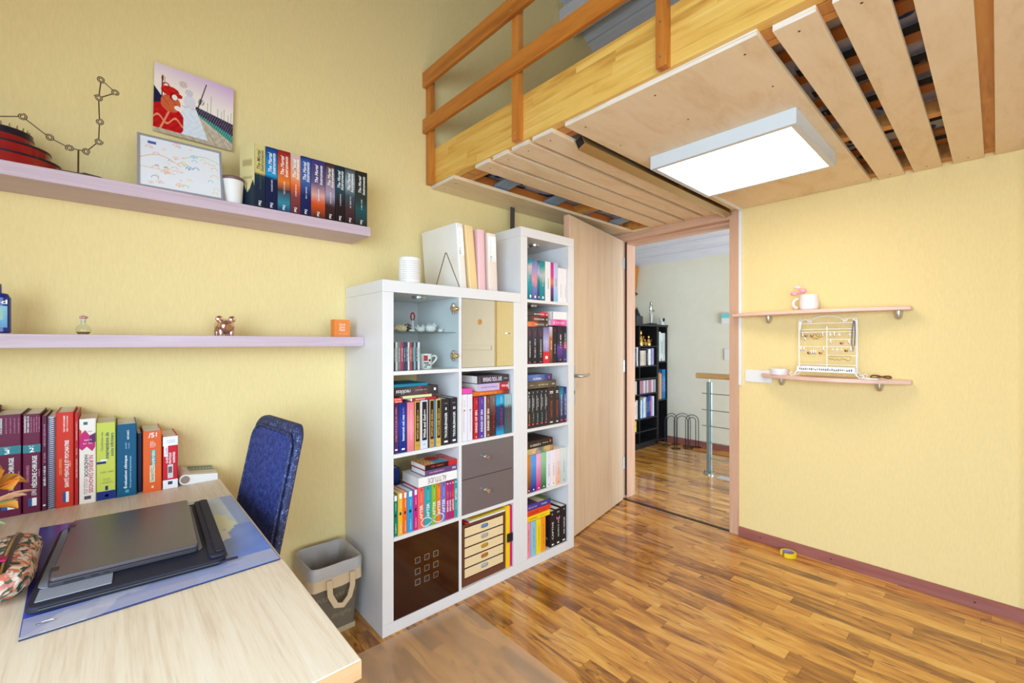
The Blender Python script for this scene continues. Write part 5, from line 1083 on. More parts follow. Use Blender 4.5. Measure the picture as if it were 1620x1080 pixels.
picture('page_picture', rl, printed('cover_print'), 24, 14, lambda u, v: (.208+.078*u, 1.944+.132*v, ZD+.0337-.0092*u), lambda u, v: (70, 130, 130) if v > .45 and not (abs(v-.7) < .08 and (u*8) % 1 > .4) else ((224, 200, 176) if v > .2 else (236, 226, 214)), local=False)
# desk pad with a printed beach photograph under a clear flap
pad = thing('desk_pad', 'blue picture desk pad with clear front flap under the laptop', 'desk pad', (.075, 1.41, ZD))
PC = [(-.119, 1.112), (.289, 1.124), (.287, 1.700), (-.148, 1.75)]
def bil(u, v): return tuple((1-u)*(1-v)*PC[0][i]+u*(1-v)*PC[1][i]+u*v*PC[2][i]+(1-u)*v*PC[3][i] for i in (0, 1))
B().prism(PC, 'z', ZD, ZD+.0026).build('pad_base', plain('navy_pad', (34, 38, 66), .5), pad)
def sea(u, v):
    n = math.sin(u*31+v*13)*.5+math.sin(v*47-u*19)*.3
    base = (78, 120, 208) if u > .62 else (70, 84, 184)
    if v < .62 and abs((v-.12)-(u-.30)*.55+.03*n) < .07 and u < .85: return (206, 200, 206) if n < .2 else (170, 160, 190)    # feathery white streak
    if v < .5 and abs(v-.30-.25*(u-.4)) < .05 and .4 < u < .72: return (190, 186, 150)
    if .60 < u < .93 and .30 < v < .86:
        c_ = .30*math.sin((v-.30)/.56*PI); 
        if abs(u-.70) < c_*(.75+.12*n): return (206, 206, 172)
    if v > .5 and u > .5: return (176+6*n, 192+6*n, 216+4*n) if u < .93 else (110, 140, 204)
    if u < .1 and v > .2: return (70, 66, 150)
    return tuple(q_+8*n for q_ in base)
picture('photo_print', pad, printed('satin_print', .22), 90, 110, lambda u, v: bil(u, v)+(ZD+.0029,), sea, local=False)
b = B(); q4 = [bil(.004, .004), bil(.996, .004), bil(.996, .12), bil(.004, .12)]
b.prism(q4, 'z', ZD+.0031, ZD+.0036); b.build('clear_flap', plain('clear_plastic', (214, 214, 232), .1, var=0, alpha=.35), pad)
tag(B().tube([(-.090+.012*math.cos(a)*1.0, 1.148+.0045*math.sin(a), ZD+.005) for a in [2*PI*k/16 for k in range(16)]], .0006, 5, True).build('paper_clip', M_silver, smooth=True), 'small silver paper clip at the left front corner of the desk pad', 'paper clip')
# laptop sleeve and laptop
slv = thing('laptop_sleeve', 'black fabric laptop sleeve with grey felt lining under the laptop', 'laptop sleeve', (.037, 1.41, ZD+.0040), math.radians(-2.5))
M_nvy = plain('black_neoprene', (24, 24, 44), .7, bump=.3); M_felt = plain('grey_felt', (146, 148, 160), .9, bump=.6, bscale=500)
def slab(x0, x1, y0, y1, z0, z1, r, name, mat, par, bev=.004): return B().prism(rrect(x0, x1, y0, y1, r, 5), 'z', z0, z1).build(name, mat, par, local=True, bevel=bev, smooth=True)
slab(-.150, .165, -.225, .232, 0, .014, .022, 'outer_shell', M_nvy, slv); slab(-.143, .126, -.148, .222, .0142, .0158, .02, 'felt_lining', M_felt, slv, .0005)
slab(.134, .165, -.215, .230, .0142, .021, .010, 'folded_flap', M_nvy, slv, .002); slab(.146, .1655, -.2, .222, .0212, .025, .008, 'flap_edge', M_nvy, slv, .001)
B().tube([(-.13, -.2265, .008), (.0, -.2275, .008), (.15, -.2265, .008), (.1665, -.20, .010), (.1665, .1, .012)], .0028, 8).build('zip', M_black, slv, smooth=True, local=True)
B().box(.14, .186, -.2285, -.2210, .006, .009).build('zip_pull', M_nvy, slv, local=True)
B().box(-.138, -.03, -.205, -.149, .0142, .0160).build('felt_lip', M_felt, slv, local=True, bevel=.002)
lap = thing('laptop', 'closed dark grey laptop lying on its black sleeve on the desk pad', 'laptop', (.034, 1.440, ZD+.0203), math.radians(-2.5))
M_lid = plain('graphite_lid', (92, 84, 88), .32, .25); M_lbase = plain('graphite_base', (56, 52, 58), .4, .2)
slab(-.123, .122, -.186, .186, 0, .010, .008, 'base', M_lbase, lap, .002); slab(-.120, .122, -.186, .186, .0105, .0185, .008, 'lid', M_lid, lap, .002)
for y in (-.150, .128):
    B().box(-.1245, -.111, y, y+.022, .0016, .0190).build('hinge', M_black, lap, local=True)
for x0, x1 in ((-.10, -.07), (-.06, -.048), (-.04, -.032)): B().box(x0, x1, -.1866, -.1855, .003, .007).build('port', M_black, lap, local=True)
# floral pencil case
pc = thing('pencil_case', 'floral pink and green fabric pencil case with dark zip at the left', 'pencil case', (-.163, 1.40, ZD))
m, nt, p = nodes_of('floral_fabric'); p.inputs['Roughness'].default_value = .75
tc = nt.nodes.new('ShaderNodeTexCoord'); nz = nt.nodes.new('ShaderNodeTexNoise'); nz.inputs['Scale'].default_value = 22; nt.links.new(tc.outputs['Object'], nz.inputs['Vector'])
mv = nt.nodes.new('ShaderNodeMix'); mv.data_type = 'RGBA'; mv.inputs[0].default_value = .06; nt.links.new(tc.outputs['Object'], mv.inputs[6]); nt.links.new(nz.outputs['Color'], mv.inputs[7])
mpp = nt.nodes.new('ShaderNodeMapping'); mpp.inputs['Scale'].default_value = (1, .55, 1.2); mpp.inputs['Rotation'].default_value = (0.3, .5, .7); nt.links.new(mv.outputs[2], mpp.inputs['Vector'])
vo = nt.nodes.new('ShaderNodeTexVoronoi'); vo.inputs['Scale'].default_value = 120; nt.links.new(mpp.outputs[0], vo.inputs['Vector'])
sx = nt.nodes.new('ShaderNodeSeparateColor'); nt.links.new(vo.outputs['Color'], sx.inputs[0])
rp = ramp(nt, [(0, (44, 84, 70)), (.2, (238, 214, 200)), (.42, (230, 150, 140)), (.55, (244, 232, 216)), (.74, (214, 116, 90)), (.84, (70, 110, 84)), (.94, (240, 180, 130))], 'CONSTANT'); nt.links.new(sx.outputs[0], rp.inputs['Fac'])
rp2 = ramp(nt, [(0, (255, 255, 255)), (.5, (236, 226, 222)), (1, (190, 170, 166))]); nt.links.new(vo.outputs['Distance'], rp2.inputs['Fac'])
mm = nt.nodes.new('ShaderNodeMix'); mm.data_type = 'RGBA'; mm.blend_type = 'MULTIPLY'; mm.inputs[0].default_value = 1; nt.links.new(rp.outputs[0], mm.inputs[6]); nt.links.new(rp2.outputs[0], mm.inputs[7]); nt.links.new(mm.outputs[2], p.inputs['Base Color'])
M_flor = m
vs = []; fs = []; n, mm_ = 28, 18
for i in range(mm_+1):
    f_ = i/mm_; yy = -.155+.31*f_; k_ = (1-abs(2*f_-1)**3.2)**.5
    for j in range(n):
        a = 2*PI*j/n; ca, sa = math.cos(a), math.sin(a); sq = (abs(ca)**3+abs(sa)**3)**(-1/3)
        wob = 1+.04*math.sin(3*a+9*f_); vs.append((.043*ca*sq*(.35+.65*k_)*wob, yy, .037+.036*sa*sq*k_*wob))
for i in range(mm_):
    for j in range(n): fs.append((i*n+j, i*n+(j+1) % n, (i+1)*n+(j+1) % n, (i+1)*n+j))
fs += [tuple(range(n-1, -1, -1)), tuple(mm_*n+j for j in range(n))]
B().add(vs, fs).build('fabric_body', M_flor, pc, smooth=True, local=True, angle=80)
zp = B(); pts = [(.004, -.150+.30*k/16, .074*(1-abs(2*k/16-1)**3.2)**.5*.97+.0055) for k in range(1, 16)]
zp.tube([(x, y, z_-.002) for x, y, z_ in pts], .008, 8); zp.build('zip_tape', M_black, pc, smooth=True, local=True)
B().tube([(x, y, z_+.0055) for x, y, z_ in pts], .0022, 6).build('zip_teeth', M_gold, pc, smooth=True, local=True)
B().prism(rrect(-.011, .011, .0, .035, .002), 'z', 0, .0015).xf(Matrix.Translation((.034, 0, .062)) @ Matrix.Rotation(.9, 4, 'Y')).build('leather_patch', plain('dark_patch', (60, 62, 66), .5), pc, local=True)
B().box(-.022, .008, -.092, -.060, .0765, .081).build('zip_tag', C(150, 20, 70), pc, local=True, bevel=.002)
# orange paper flower in a pot at the left edge
fw_ = thing('paper_flower', 'orange paper flower with green leaves at the left edge of the desk', 'flower', (-.315, 1.66, ZD))
M_or = plain('orange_paper', (240, 168, 70), .6); M_pe = plain('peach_paper', (240, 190, 150), .6); M_gr = plain('green_paper', (160, 206, 150), .6)
def petal(c, d, up_, L, W, mat, nm, cup=.3):
    d = Vector(d).normalized(); up_ = Vector(up_); s_ = d.cross(up_).normalized(); up_ = s_.cross(d).normalized(); c = Vector(c); vs = []; fs = []
    prof_ = [(0, .25), (.25, .8), (.55, 1), (.8, .7), (1, .08)]
    for t_, ww in prof_:
        for k_ in (-1, -.5, 0, .5, 1): vs.append(c+d*L*t_+s_*(W*.5*ww*k_)+up_*(L*cup*math.sin(t_*PI*.6)*.6+W*.22*abs(k_)**1.5*ww))
    m_ = len(vs); vs += [v_+up_*.0012 for v_ in vs]
    for i in range(len(prof_)-1):
        for k_ in range(4):
            a_ = i*5+k_; fs += [(a_, a_+1, a_+6, a_+5), (m_+a_, m_+a_+5, m_+a_+6, m_+a_+1)]
    B().add(vs, fs).build(nm, mat, fw_)
fc_ = (-.236, 1.62, .856)
for k in range(6):
    a = 2*PI*k/6+.2; petal(fc_, (math.cos(a), math.sin(a)*.8, -.15), (0, 0, 1), .072, .085, M_or, 'petal', .8)
for k in range(6):
    a = 2*PI*k/6+.7; petal((fc_[0], fc_[1], fc_[2]+.004), (math.cos(a), math.sin(a), .8), (0, 0, 1), .072, .080, M_or, 'petal', .6)
for k in range(5):
    a = 2*PI*k/5+.5; petal((fc_[0], fc_[1], fc_[2]+.010), (math.cos(a), math.sin(a), 1.6), (-math.cos(a), -math.sin(a), .6), .058, .060, M_or, 'petal', .3)
for a in (-.5, .1): petal((fc_[0]+.02, fc_[1]-.02, fc_[2]-.01), (math.cos(a), math.sin(a), .15), (0, 0, 1), .072, .026, M_pe, 'stamen_petal', .1)
petal((fc_[0], fc_[1]-.01, fc_[2]-.03), (.9, -.45, -.3), (0, 0, 1), .070, .05, M_or, 'petal', .6)
B().ball((fc_[0], fc_[1], fc_[2]+.012), .016, .016, .014, 10).build('flower_heart', M_or, fw_, smooth=True)
B().tube([(fc_[0], fc_[1], fc_[2]-.004), (-.285, 1.66, .83), (-.31, 1.66, ZD+.055)], .004, 8).build('stem', M_gr, fw_, smooth=True)
petal((-.30, 1.65, .80), (.9, -.35, .25), (0, 0, 1), .145, .032, M_gr, 'leaf', .12); petal((-.30, 1.645, .785), (.8, -.5, -.02), (0, 0, 1), .13, .034, M_gr, 'leaf', .2); petal((-.31, 1.66, .79), (-.8, .3, .5), (0, 0, 1), .12, .034, M_gr, 'leaf', .2)
B().lathe([(.0001, 0), (.028, 0), (.036, .06), (.033, .06), (.028, .05), (.0001, .05)], (-.315, 1.66, ZD), 20).build('pot', plain('pot_white', (230, 226, 220), .5), fw_, smooth=True)

# ================================================================== CHAIR, BASKET, MAT, TAPE
ch = thing('office_chair', 'dark blue mesh-backed swivel chair pushed against the end of the desk', 'chair', (.22, 1.70, 0), math.radians(5.5))
M_cblk = plain('chair_black', (28, 28, 36), .5)
def weave(name, c0, c1, sc, thr):
    m, nt, p = nodes_of(name); L = nt.links.new; p.inputs['Roughness'].default_value = .7
    tc = nt.nodes.new('ShaderNodeTexCoord'); ck = nt.nodes.new('ShaderNodeTexVoronoi'); ck.inputs['Scale'].default_value = sc; L(tc.outputs['Object'], ck.inputs['Vector'])
    nz = nt.nodes.new('ShaderNodeTexNoise'); nz.inputs['Scale'].default_value = 60; L(tc.outputs['Object'], nz.inputs['Vector'])
    mu = nt.nodes.new('ShaderNodeMath'); mu.operation = 'MULTIPLY'; L(ck.outputs['Distance'], mu.inputs[0]); L(nz.outputs['Fac'], mu.inputs[1])
    r = ramp(nt, [(0, c0), (thr, c0), (min(1, thr+.25), c1)]); L(mu.outputs[0], r.inputs['Fac']); L(r.outputs[0], p.inputs['Base Color'])
    bp = nt.nodes.new('ShaderNodeBump'); bp.inputs['Strength'].default_value = .6; bp.inputs['Distance'].default_value = .001; L(ck.outputs['Distance'], bp.inputs['Height']); L(bp.outputs['Normal'], p.inputs['Normal'])
    return m
M_mesh = weave('blue_mesh', (26, 42, 112), (64, 90, 168), 330, .2); M_cfr = weave('dark_blue_frame', (40, 46, 86), (120, 140, 196), 260, .3)
# local: backrest plane near x = .20, seat toward -x; width along y
def bk(yy, zz): return .128+.088*(zz-.52)/.43+.020*(yy/.2)**2*-1
def backrest_shape(y0, y1, z0, z1, r, x_off, thick, n=6):
    out = rrect(y0, y1, z0, z1, r, n); b = B(); m_ = len(out)
    vs = [(bk(*q_)+x_off, q_[0], q_[1]) for q_ in out]+[(bk(*q_)+x_off+thick, q_[0], q_[1]) for q_ in out]
    b.add(vs, [tuple(range(m_)), tuple(range(2*m_-1, m_-1, -1))]+[(i, (i+1) % m_, m_+(i+1) % m_, m_+i) for i in range(m_)]); return b
backrest_shape(-.200, .200, .50, .952, .06, .014, .022).build('backrest_shell', M_cfr, ch, local=True, bevel=.006, smooth=True)
bm_ = backrest_shape(-.176, .176, .52, .916, .05, .002, .0115).build('backrest_mesh', M_mesh, ch, local=True, bevel=.004, smooth=True)
B().tube([(bk(*q_)+.004, q_[0], q_[1]) for q_ in rrect(-.180, .180, .515, .920, .05, 6)], .0045, 8, True).build('backrest_piping', M_cfr, bm_, smooth=True, local=True)
B().tube([(bk(0, .62)+.05, 0, .62), (.205, 0, .50), (.17, 0, .43), (.05, 0, .42)], .018, 10).build('back_support', M_cblk, ch, smooth=True, local=True)
B().prism(rrect(-.33, .12, -.22, .22, .07, 6), 'z', .44, .50).build('seat', M_mesh, ch, local=True, bevel=.015, smooth=True)
B().lathe([(.025, .09), (.025, .42), (.06, .425), (.06, .44)], (-.1, 0, 0), 16).build('gas_column', M_cblk, ch, smooth=True, local=True)
for k in range(5):
    a = 2*PI*k/5+.3; e_ = (-.1+.26*math.cos(a), .26*math.sin(a))
    lg = B().tube([(-.1, 0, .10), (e_[0], e_[1], .065)], [.022, .014], 8).build('leg', M_cblk, ch, smooth=True, local=True)
    B().lathe([(.0001, -.012), (.024, -.012), (.027, 0), (.024, .012), (.0001, .012)], (0,0,0), 16).xf(Matrix.Translation((e_[0], e_[1], .027)) @ Matrix.Rotation(PI/2, 4, 'X')).build('caster', M_cblk, lg, smooth=True, local=True)

bs = thing('waste_basket', 'grey-brown square waste basket with turned-down bag and straps beside the bookcase', 'waste basket', (.684, 1.937, 0))
M_bag = plain('taupe_fabric', (104, 92, 74), .8, bump=.3); M_lin = plain('grey_liner', (178, 172, 168), .45, bump=.4, bscale=30); M_sand = plain('sand_fabric', (206, 180, 142), .8, bump=.3)
def rr44(x0, x1, y0, y1, r):
    q_ = []
    o_ = rrect(x0, x1, y0, y1, r, 4)
    for n_, (a_, b_) in enumerate(zip(o_, o_[1:]+o_[:1])):
        k_ = 7 if n_ % 5 == 4 else 1
        q_ += [(a_[0]+(b_[0]-a_[0])*i_/k_, a_[1]+(b_[1]-a_[1])*i_/k_) for i_ in range(k_)]
    return q_
def ring(x0, x1, y0, y1, r, z_): return [(p_[0], p_[1], z_) for p_ in rr44(x0, x1, y0, y1, r)]
def loft_rings(rings, cap0=False, cap1=False):
    b = B(); n_ = len(rings[0]); vs = [p_ for r_ in rings for p_ in r_]; fs = []
    for i in range(len(rings)-1):
        for k_ in range(n_): fs.append((i*n_+k_, i*n_+(k_+1) % n_, (i+1)*n_+(k_+1) % n_, (i+1)*n_+k_))
    if cap0: fs.append(tuple(range(n_-1, -1, -1)))
    if cap1: fs.append(tuple((len(rings)-1)*n_+k_ for k_ in range(n_)))
    return b.add(vs, fs)
loft_rings([ring(.603, .778, 1.872, 2.035, .02, .0), ring(.603, .778, 1.872, 2.035, .02, .008), ring(.590, .788, 1.850, 2.048, .02, .20), ring(.587, .790, 1.842, 2.05, .02, .30)], True).build('basket_body', M_bag, bs, smooth=True)
B().box(.604, .777, 1.870, 2.035, .0, .022).build('base_band', plain('base_band', (170, 150, 116), .6), bs)
ra = []
rw = random.Random(4)
def wring(x0, x1, y0, y1, r, z_, amp, ph):
    q_ = rr44(x0, x1, y0, y1, r); return [(p_[0]+amp*math.sin(i*1.7+ph), p_[1]+amp*math.cos(i*1.3+ph), z_+amp*.8*math.sin(i*.9+ph)) for i, p_ in enumerate(q_)]
loft_rings([wring(.577, .797, 1.822, 2.058, .03, .225, .003, 0), wring(.579, .7965, 1.826, 2.055, .03, .27, .002, 1)]).build('cuff', M_sand, bs, smooth=True, angle=70)
loft_rings([wring(.578, .797, 1.825, 2.056, .03, .268, .002, 1), wring(.575, .798, 1.822, 2.06, .035, .306, .001, 2), wring(.580, .794, 1.828, 2.056, .035, .318, .001, 2), wring(.590, .786, 1.838, 2.046, .03, .312, .001, 3), wring(.603, .772, 1.860, 2.032, .03, .25, .005, 3), wring(.606, .770, 1.868, 2.028, .03, .2, .006, 2.6), wring(.622, .758, 1.890, 2.014, .03, .08, .006, 2.2), ring(.64, .74, 1.90, 2.0, .03, .03)], False, True).build('liner', M_lin, bs, smooth=True, angle=70)
b = B(); hp_ = [(.648, 1.818, .262), (.652, 1.815, .20), (.672, 1.808, .158), (.70, 1.806, .150), (.728, 1.808, .175), (.742, 1.812, .215), (.744, 1.818, .268)]
def strap(path, half, nrm, th=.0016):
    b = B(); P_ = [Vector(q_) for q_ in path]; vs = []
    for i, q_ in enumerate(P_):
        t_ = (P_[min(i+1, len(P_)-1)]-P_[max(i-1, 0)]).normalized(); s_ = t_.cross(Vector(nrm)).normalized()*half; n_ = Vector(nrm)*th
        vs += [q_+s_+n_, q_-s_+n_, q_-s_-n_, q_+s_-n_]
    fs = []
    for i in range(len(P_)-1):
        for k_ in range(4): fs.append((i*4+k_, i*4+(k_+1) % 4, i*4+4+(k_+1) % 4, i*4+4+k_))
    return b.add(vs, fs)
strap(hp_, .011, (0, -1, 0)).build('carry_strap', M_sand, bs, smooth=True)
M_btxt = plain('basket_print', (150, 134, 98), .6)
lettering('FULL EVERY DAY', bs, (.695-.684, 1.8525-1.937, .172), .165, .017, M_btxt, 'flat', name='basket_lettering', basis=((1, 0, 0), (0, -.12, 1)))
lettering('delight', bs, (.715-.684, 1.861-1.937, .085), .085, .028, M_btxt, 'flat', False, True, name='basket_lettering', basis=((1, 0, 0), (0, -.12, 1)))

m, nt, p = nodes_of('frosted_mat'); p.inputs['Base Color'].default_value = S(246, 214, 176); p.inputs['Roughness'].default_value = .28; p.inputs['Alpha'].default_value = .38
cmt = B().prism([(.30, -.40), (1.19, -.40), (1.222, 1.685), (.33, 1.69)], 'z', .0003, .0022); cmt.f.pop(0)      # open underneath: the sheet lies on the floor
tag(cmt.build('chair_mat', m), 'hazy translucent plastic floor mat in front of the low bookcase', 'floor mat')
tp = thing('tape_roll', 'yellow adhesive tape roll with an opened gap lying by the skirting', 'tape', (2.885, .81, 0))
M_yel = plain('yellow_tape', (240, 206, 30), .35)
def arcprism(r0, r1, a0, a1, z0, z1, n=22):
    q_ = [(2.885+r1*math.cos(a0+(a1-a0)*k/n), .81+r1*math.sin(a0+(a1-a0)*k/n)) for k in range(n+1)]+[(2.885+r0*math.cos(a1-(a1-a0)*k/n), .81+r0*math.sin(a1-(a1-a0)*k/n)) for k in range(n+1)]
    return B().prism(q_, 'z', z0, z1)
arcprism(.030, .041, PI*.93, PI*2.68, .0003, .022).build('tape_ring', M_yel, tp, smooth=True)
arcprism(.0265, .0298, PI*.98, PI*2.55, .0003, .0215).build('tape_core', plain('grey_core', (150, 146, 166), .6), tp, smooth=True)

# ================================================================== RIGHT WALL
M_sh2 = wood('pale_rose_wood', [(.25, (222, 180, 160)), (.5, (232, 196, 178)), (.8, (238, 208, 192))], (16, 1, 16), 2, .4)
M_brk = plain('satin_nickel', (196, 190, 176), .35, .8)
def bow_shelf(lab, y0, y1, z0, z1, dmid, dend, brk):
    o = thing('bow_shelf', lab, 'shelf', (XB-.05, (y0+y1)/2, z0), 0, 'bow-fronted shelves by the door'); n = 20
    pts = [(XB-.0005, y1), (XB-.0005, y0)]
    for k in range(n+1):
        f_ = k/n; d_ = dend+(dmid-dend)*math.sin(PI*f_)**.9; pts.append((XB-d_, y0+(y1-y0)*f_))
    B().prism(pts, 'z', z0, z1).build('shelf_board', M_sh2, o, bevel=.004, smooth=True)
    for y in brk:
        B().lathe([(.0001, 0), (.010, .003), (.016, .014), (.018, .03), (.0185, .044), (.0001, .044)], (XB-.024, y, z0-.0445), 18, 1.2, .9).build('bracket', M_brk, o, smooth=True)
    return o
bow_shelf('longer upper pale wood shelf holding the white mug beside the door', .283, 1.125, 1.388, 1.408, .15, .075, (.93, .335))
bow_shelf('shorter lower pale wood shelf holding the jewellery stand', .285, .965, 1.018, 1.040, .17, .04, (.86, .41))
mg2 = thing('mug', 'white mug with a pink ribbon bow on the upper shelf beside the door', 'mug', (2.885, .715, 1.4085))
M_pwc = plain('pink_white_ceramic', (244, 236, 238), .2); cyl = (2.885, .708, 1.4085)
B().lathe([(.0001, 0), (.036, 0), (.043, .007), (.046, .035), (.043, .066), (.041, .086), (.038, .086), (.040, .066), (.042, .035), (.036, .012), (.0001, .010)], cyl, 36).build('mug_body', M_pwc, mg2, smooth=True)
B().tube([(2.880+.0*a, .758+.026*math.sin(a), 1.4485+.026*math.cos(a)) for a in [PI*k/14-.1 for k in range(15)]], .0065, 10).build('handle', M_pwc, mg2, smooth=True)
M_pk = plain('pink_glaze', (240, 170, 184), .3); M_pk2 = plain('pale_pink_glaze', (246, 218, 224), .3)
for dy, dz, ry_, rz_, mt in ((.022, .0, .020, .013, M_pk), (-.020, .012, .018, .014, M_pk), (.006, .034, .020, .010, M_pk2)): B().ball((2.866, .752+dy, 1.505+dz), .011, ry_, rz_, 14).build('bow_loop', mt, mg2, smooth=True)
B().ball((2.858, .752, 1.510), .009, n=12).build('bow_knot', M_pk, mg2, smooth=True)
B().tube([(2.870, .748, 1.500), (2.872, .735, 1.490)], .005, 8).build('bow_tail', M_pk, mg2, smooth=True)
rbx = thing('trinket_box', 'small round pink and white lidded box on the lower shelf', 'box', (2.90, .865, 1.0405))
B().lathe([(.0001, 0), (.046, 0), (.046, .020), (.0001, .020)], (2.905, .862, 1.0405), 28).build('box_body', plain('rose_white', (240, 226, 230), .4), rbx, smooth=True)
B().lathe([(.047, .0202), (.047, .032), (.044, .035), (.0001, .035)], (2.905, .862, 1.0405), 28).build('box_lid', plain('white_lid', (238, 236, 238), .35), rbx, smooth=True)
# jewellery stand
js = thing('jewellery_stand', 'white wire jewellery stand with scroll feet on the lower shelf', 'jewellery stand', (2.87, .62, 1.0405))
M_jw = plain('white_wire', (240, 240, 244), .3); xj = 2.872; y0, y1, z0, z1 = .492, .752, 1.062, 1.345
def wt(path, r=.0022, nm='wire', cl=False): return B().tube(path, r, 8, cl).build(nm, M_jw, js, smooth=True)
wt([(xj, y1, z0), (xj, y1, z1)], .0035, 'side_post'); wt([(xj, y0, z0), (xj, y0, z1)], .0035, 'side_post'); wt([(xj, .622, z0+.03), (xj, .622, z1-.03)], .0022, 'centre_post')
for ya, yb, zz in ((y0, y1, z1-.012), (y0, y1, z1-.045), (y0, y1, 1.205), (y0, .622, 1.245), (y0, .622, 1.285), (y0, .622, 1.158), (.622, y1, 1.285), (y0, y1, z0+.045)): wt([(xj, ya, zz), (xj, yb, zz)], .0018, 'cross_wire')
wt([(xj, .622+.075*math.cos(a), z1-.008+.036*math.sin(a)) for a in [PI*k/14 for k in range(15)]], .0022, 'top_arch')
for s, ye in ((1, y1), (-1, y0)):
    wt([(xj, .622+s*(.075+.003+.055*f_), z1-.008+.016*math.sin(f_*PI*1.2)+.004) for f_ in [k/10 for k in range(11)]], .002, 'top_scroll')
    wt([(xj, ye-s*.006+.006*math.cos(a)*s, z1+.006+.006*math.sin(a)) for a in [2*PI*k/12 for k in range(12)]], .002, 'curl', True)
    wt([(xj, .622+s*.082+.007*math.cos(a), z1+.004+.007*math.sin(a)) for a in [2*PI*k/12 for k in range(12)]], .002, 'curl', True)
    for xx in (xj-.045, xj+.045):
        wt([(xx, ye, z0+.012), (xx, ye+s*.006, z0-.004), (xx, ye+s*.016, z0-.016), (xx, ye+s*.03, z0-.017), (xx, ye+s*.036, z0-.007), (xx, ye+s*.028, z0+.001), (xx, ye+s*.020, z0-.006)], .003, 'scroll_foot')
tb = B()
for a in ((xj-.045, xj-.043, y0, y1), (xj+.043, xj+.045, y0, y1), (xj-.043, xj+.043, y0, y0+.002), (xj-.043, xj+.043, y1-.002, y1)): tb.box(a[0], a[1], a[2], a[3], z0+.006, z0+.034)
tb.box(xj-.043, xj+.043, y0+.002, y1-.002, z0+.006, z0+.008); tb.build('tray', M_jw, js)
b = B(); rj = random.Random(8)
for k in range(26): b.box(xj-.0456, xj-.0451, y0+.012+.0092*k, y0+.012+.0092*k+.005, z0+.013+rj.uniform(0, .006), z0+.021+rj.uniform(0, .006))
b.build('tray_cutouts', plain('dark_cutout', (110, 96, 86), .8), js)
GE = 'earrings hanging on the jewellery stand'
def earring(kind, y, zt):
    if kind == 'hoop':
        r_ = rj.uniform(.009, .013); o = B().tube([(xj-.004, y+r_*math.cos(a), zt-r_+r_*math.sin(a)) for a in [2*PI*k/14 for k in range(14)]], .0013, 6, True).build('earring', M_gold, smooth=True)
        tag(o, 'gold hoop earring hanging on the jewellery stand', 'earring', GE)
    elif kind == 'silver':
        b = B(); b.tube([(xj-.004, y, zt), (xj-.004, y, zt-.014)], .0009, 5); b.ball((xj-.004, y, zt-.018), .004, .0055, .006, 8); o = b.build('earring', M_silver, smooth=True)
        tag(o, 'silver drop earring hanging on the jewellery stand', 'earring', GE)
    elif kind == 'pearl':
        b = B(); b.tube([(xj-.004, y, zt), (xj-.004, y, zt-.010)], .0009, 5); b.ball((xj-.004, y, zt-.015), .005, .006, .006, 8); o = b.build('earring', plain('pearl_white', (240, 234, 220), .2), smooth=True)
        tag(o, 'pearl drop earring hanging on the jewellery stand', 'earring', GE)
    else:
        b = B(); b.tube([(xj-.004, y, zt), (xj-.004, y, zt-.022)], .0009, 5); b.ball((xj-.004, y, zt-.020), .003, .009, .007, 8); o = b.build('earring', plain('copper_metal', (176, 128, 84), .3, 1), smooth=True)
        tag(o, 'copper disc earring hanging on the jewellery stand', 'earring', GE)
for k_, y, zt in (('silver', .735, 1.284), ('copper', .718, 1.284), ('silver', .722, 1.262), ('copper', .690, 1.284), ('hoop', .677, 1.272), ('hoop', .664, 1.270), ('hoop', .652, 1.275), ('silver', .640, 1.284), ('pearl', .606, 1.284), ('silver', .588, 1.284), ('pearl', .566, 1.284), ('pearl', .520, 1.284), ('silver', .604, 1.244), ('copper', .556, 1.244), ('silver', .524, 1.244), ('pearl', .594, 1.204), ('pearl', .576, 1.204), ('pearl', .556, 1.204), ('copper', .536, 1.204), ('silver', .516, 1.204), ('silver', .742, 1.204), ('silver', .728, 1.204), ('copper', .705, 1.190), ('silver', .694, 1.186), ('silver', .683, 1.188), ('silver', .672, 1.186), ('copper', .650, 1.190), ('silver', .636, 1.204), ('hoop', .604, 1.156), ('hoop', .586, 1.156), ('hoop', .566, 1.156), ('hoop', .546, 1.156), ('hoop', .528, 1.156)): earring(k_, y, zt)
tag(B().tube([(xj-.006, .500, z1-.004), (xj-.008, .498, 1.28), (xj-.008, .500, 1.22), (xj-.006, .507, 1.18), (xj-.006, .512, 1.22), (xj-.008, .510, 1.29), (xj-.006, .504, z1-.004)], .0022, 6).build('necklace', plain('navy_beads', (50, 66, 120), .4), smooth=True), 'dark blue bead necklace hung on the right post of the jewellery stand', 'necklace')
tag(B().tube([(xj-.006, .742, z1-.004), (xj-.008, .745, 1.28), (xj-.008, .742, 1.235), (xj-.006, .738, 1.28), (xj-.006, .740, z1-.004)], .0014, 6).build('necklace', M_silver, smooth=True), 'fine silver necklace hung on the left post of the jewellery stand', 'necklace')
tag(B().prism(rrect(2.84, 2.89, .40, .47, .012), 'z', 1.0403, 1.0475).build('hair_clip', plain('white_clip', (240, 238, 236), .3), bevel=.002), 'flat white hair clip on the right of the lower shelf', 'hair clip')
b = B().tube([(2.87+.022*math.cos(a), .395+.040*math.sin(a), 1.0478+.006*(1+math.sin(a*2))) for a in [2*PI*k/20 for k in range(20)]], .004, 8, True)
tag(b.build('sunglasses', plain('tortoise', (110, 74, 44), .25), smooth=True), 'brown framed glasses folded beside the white hair clip', 'glasses')
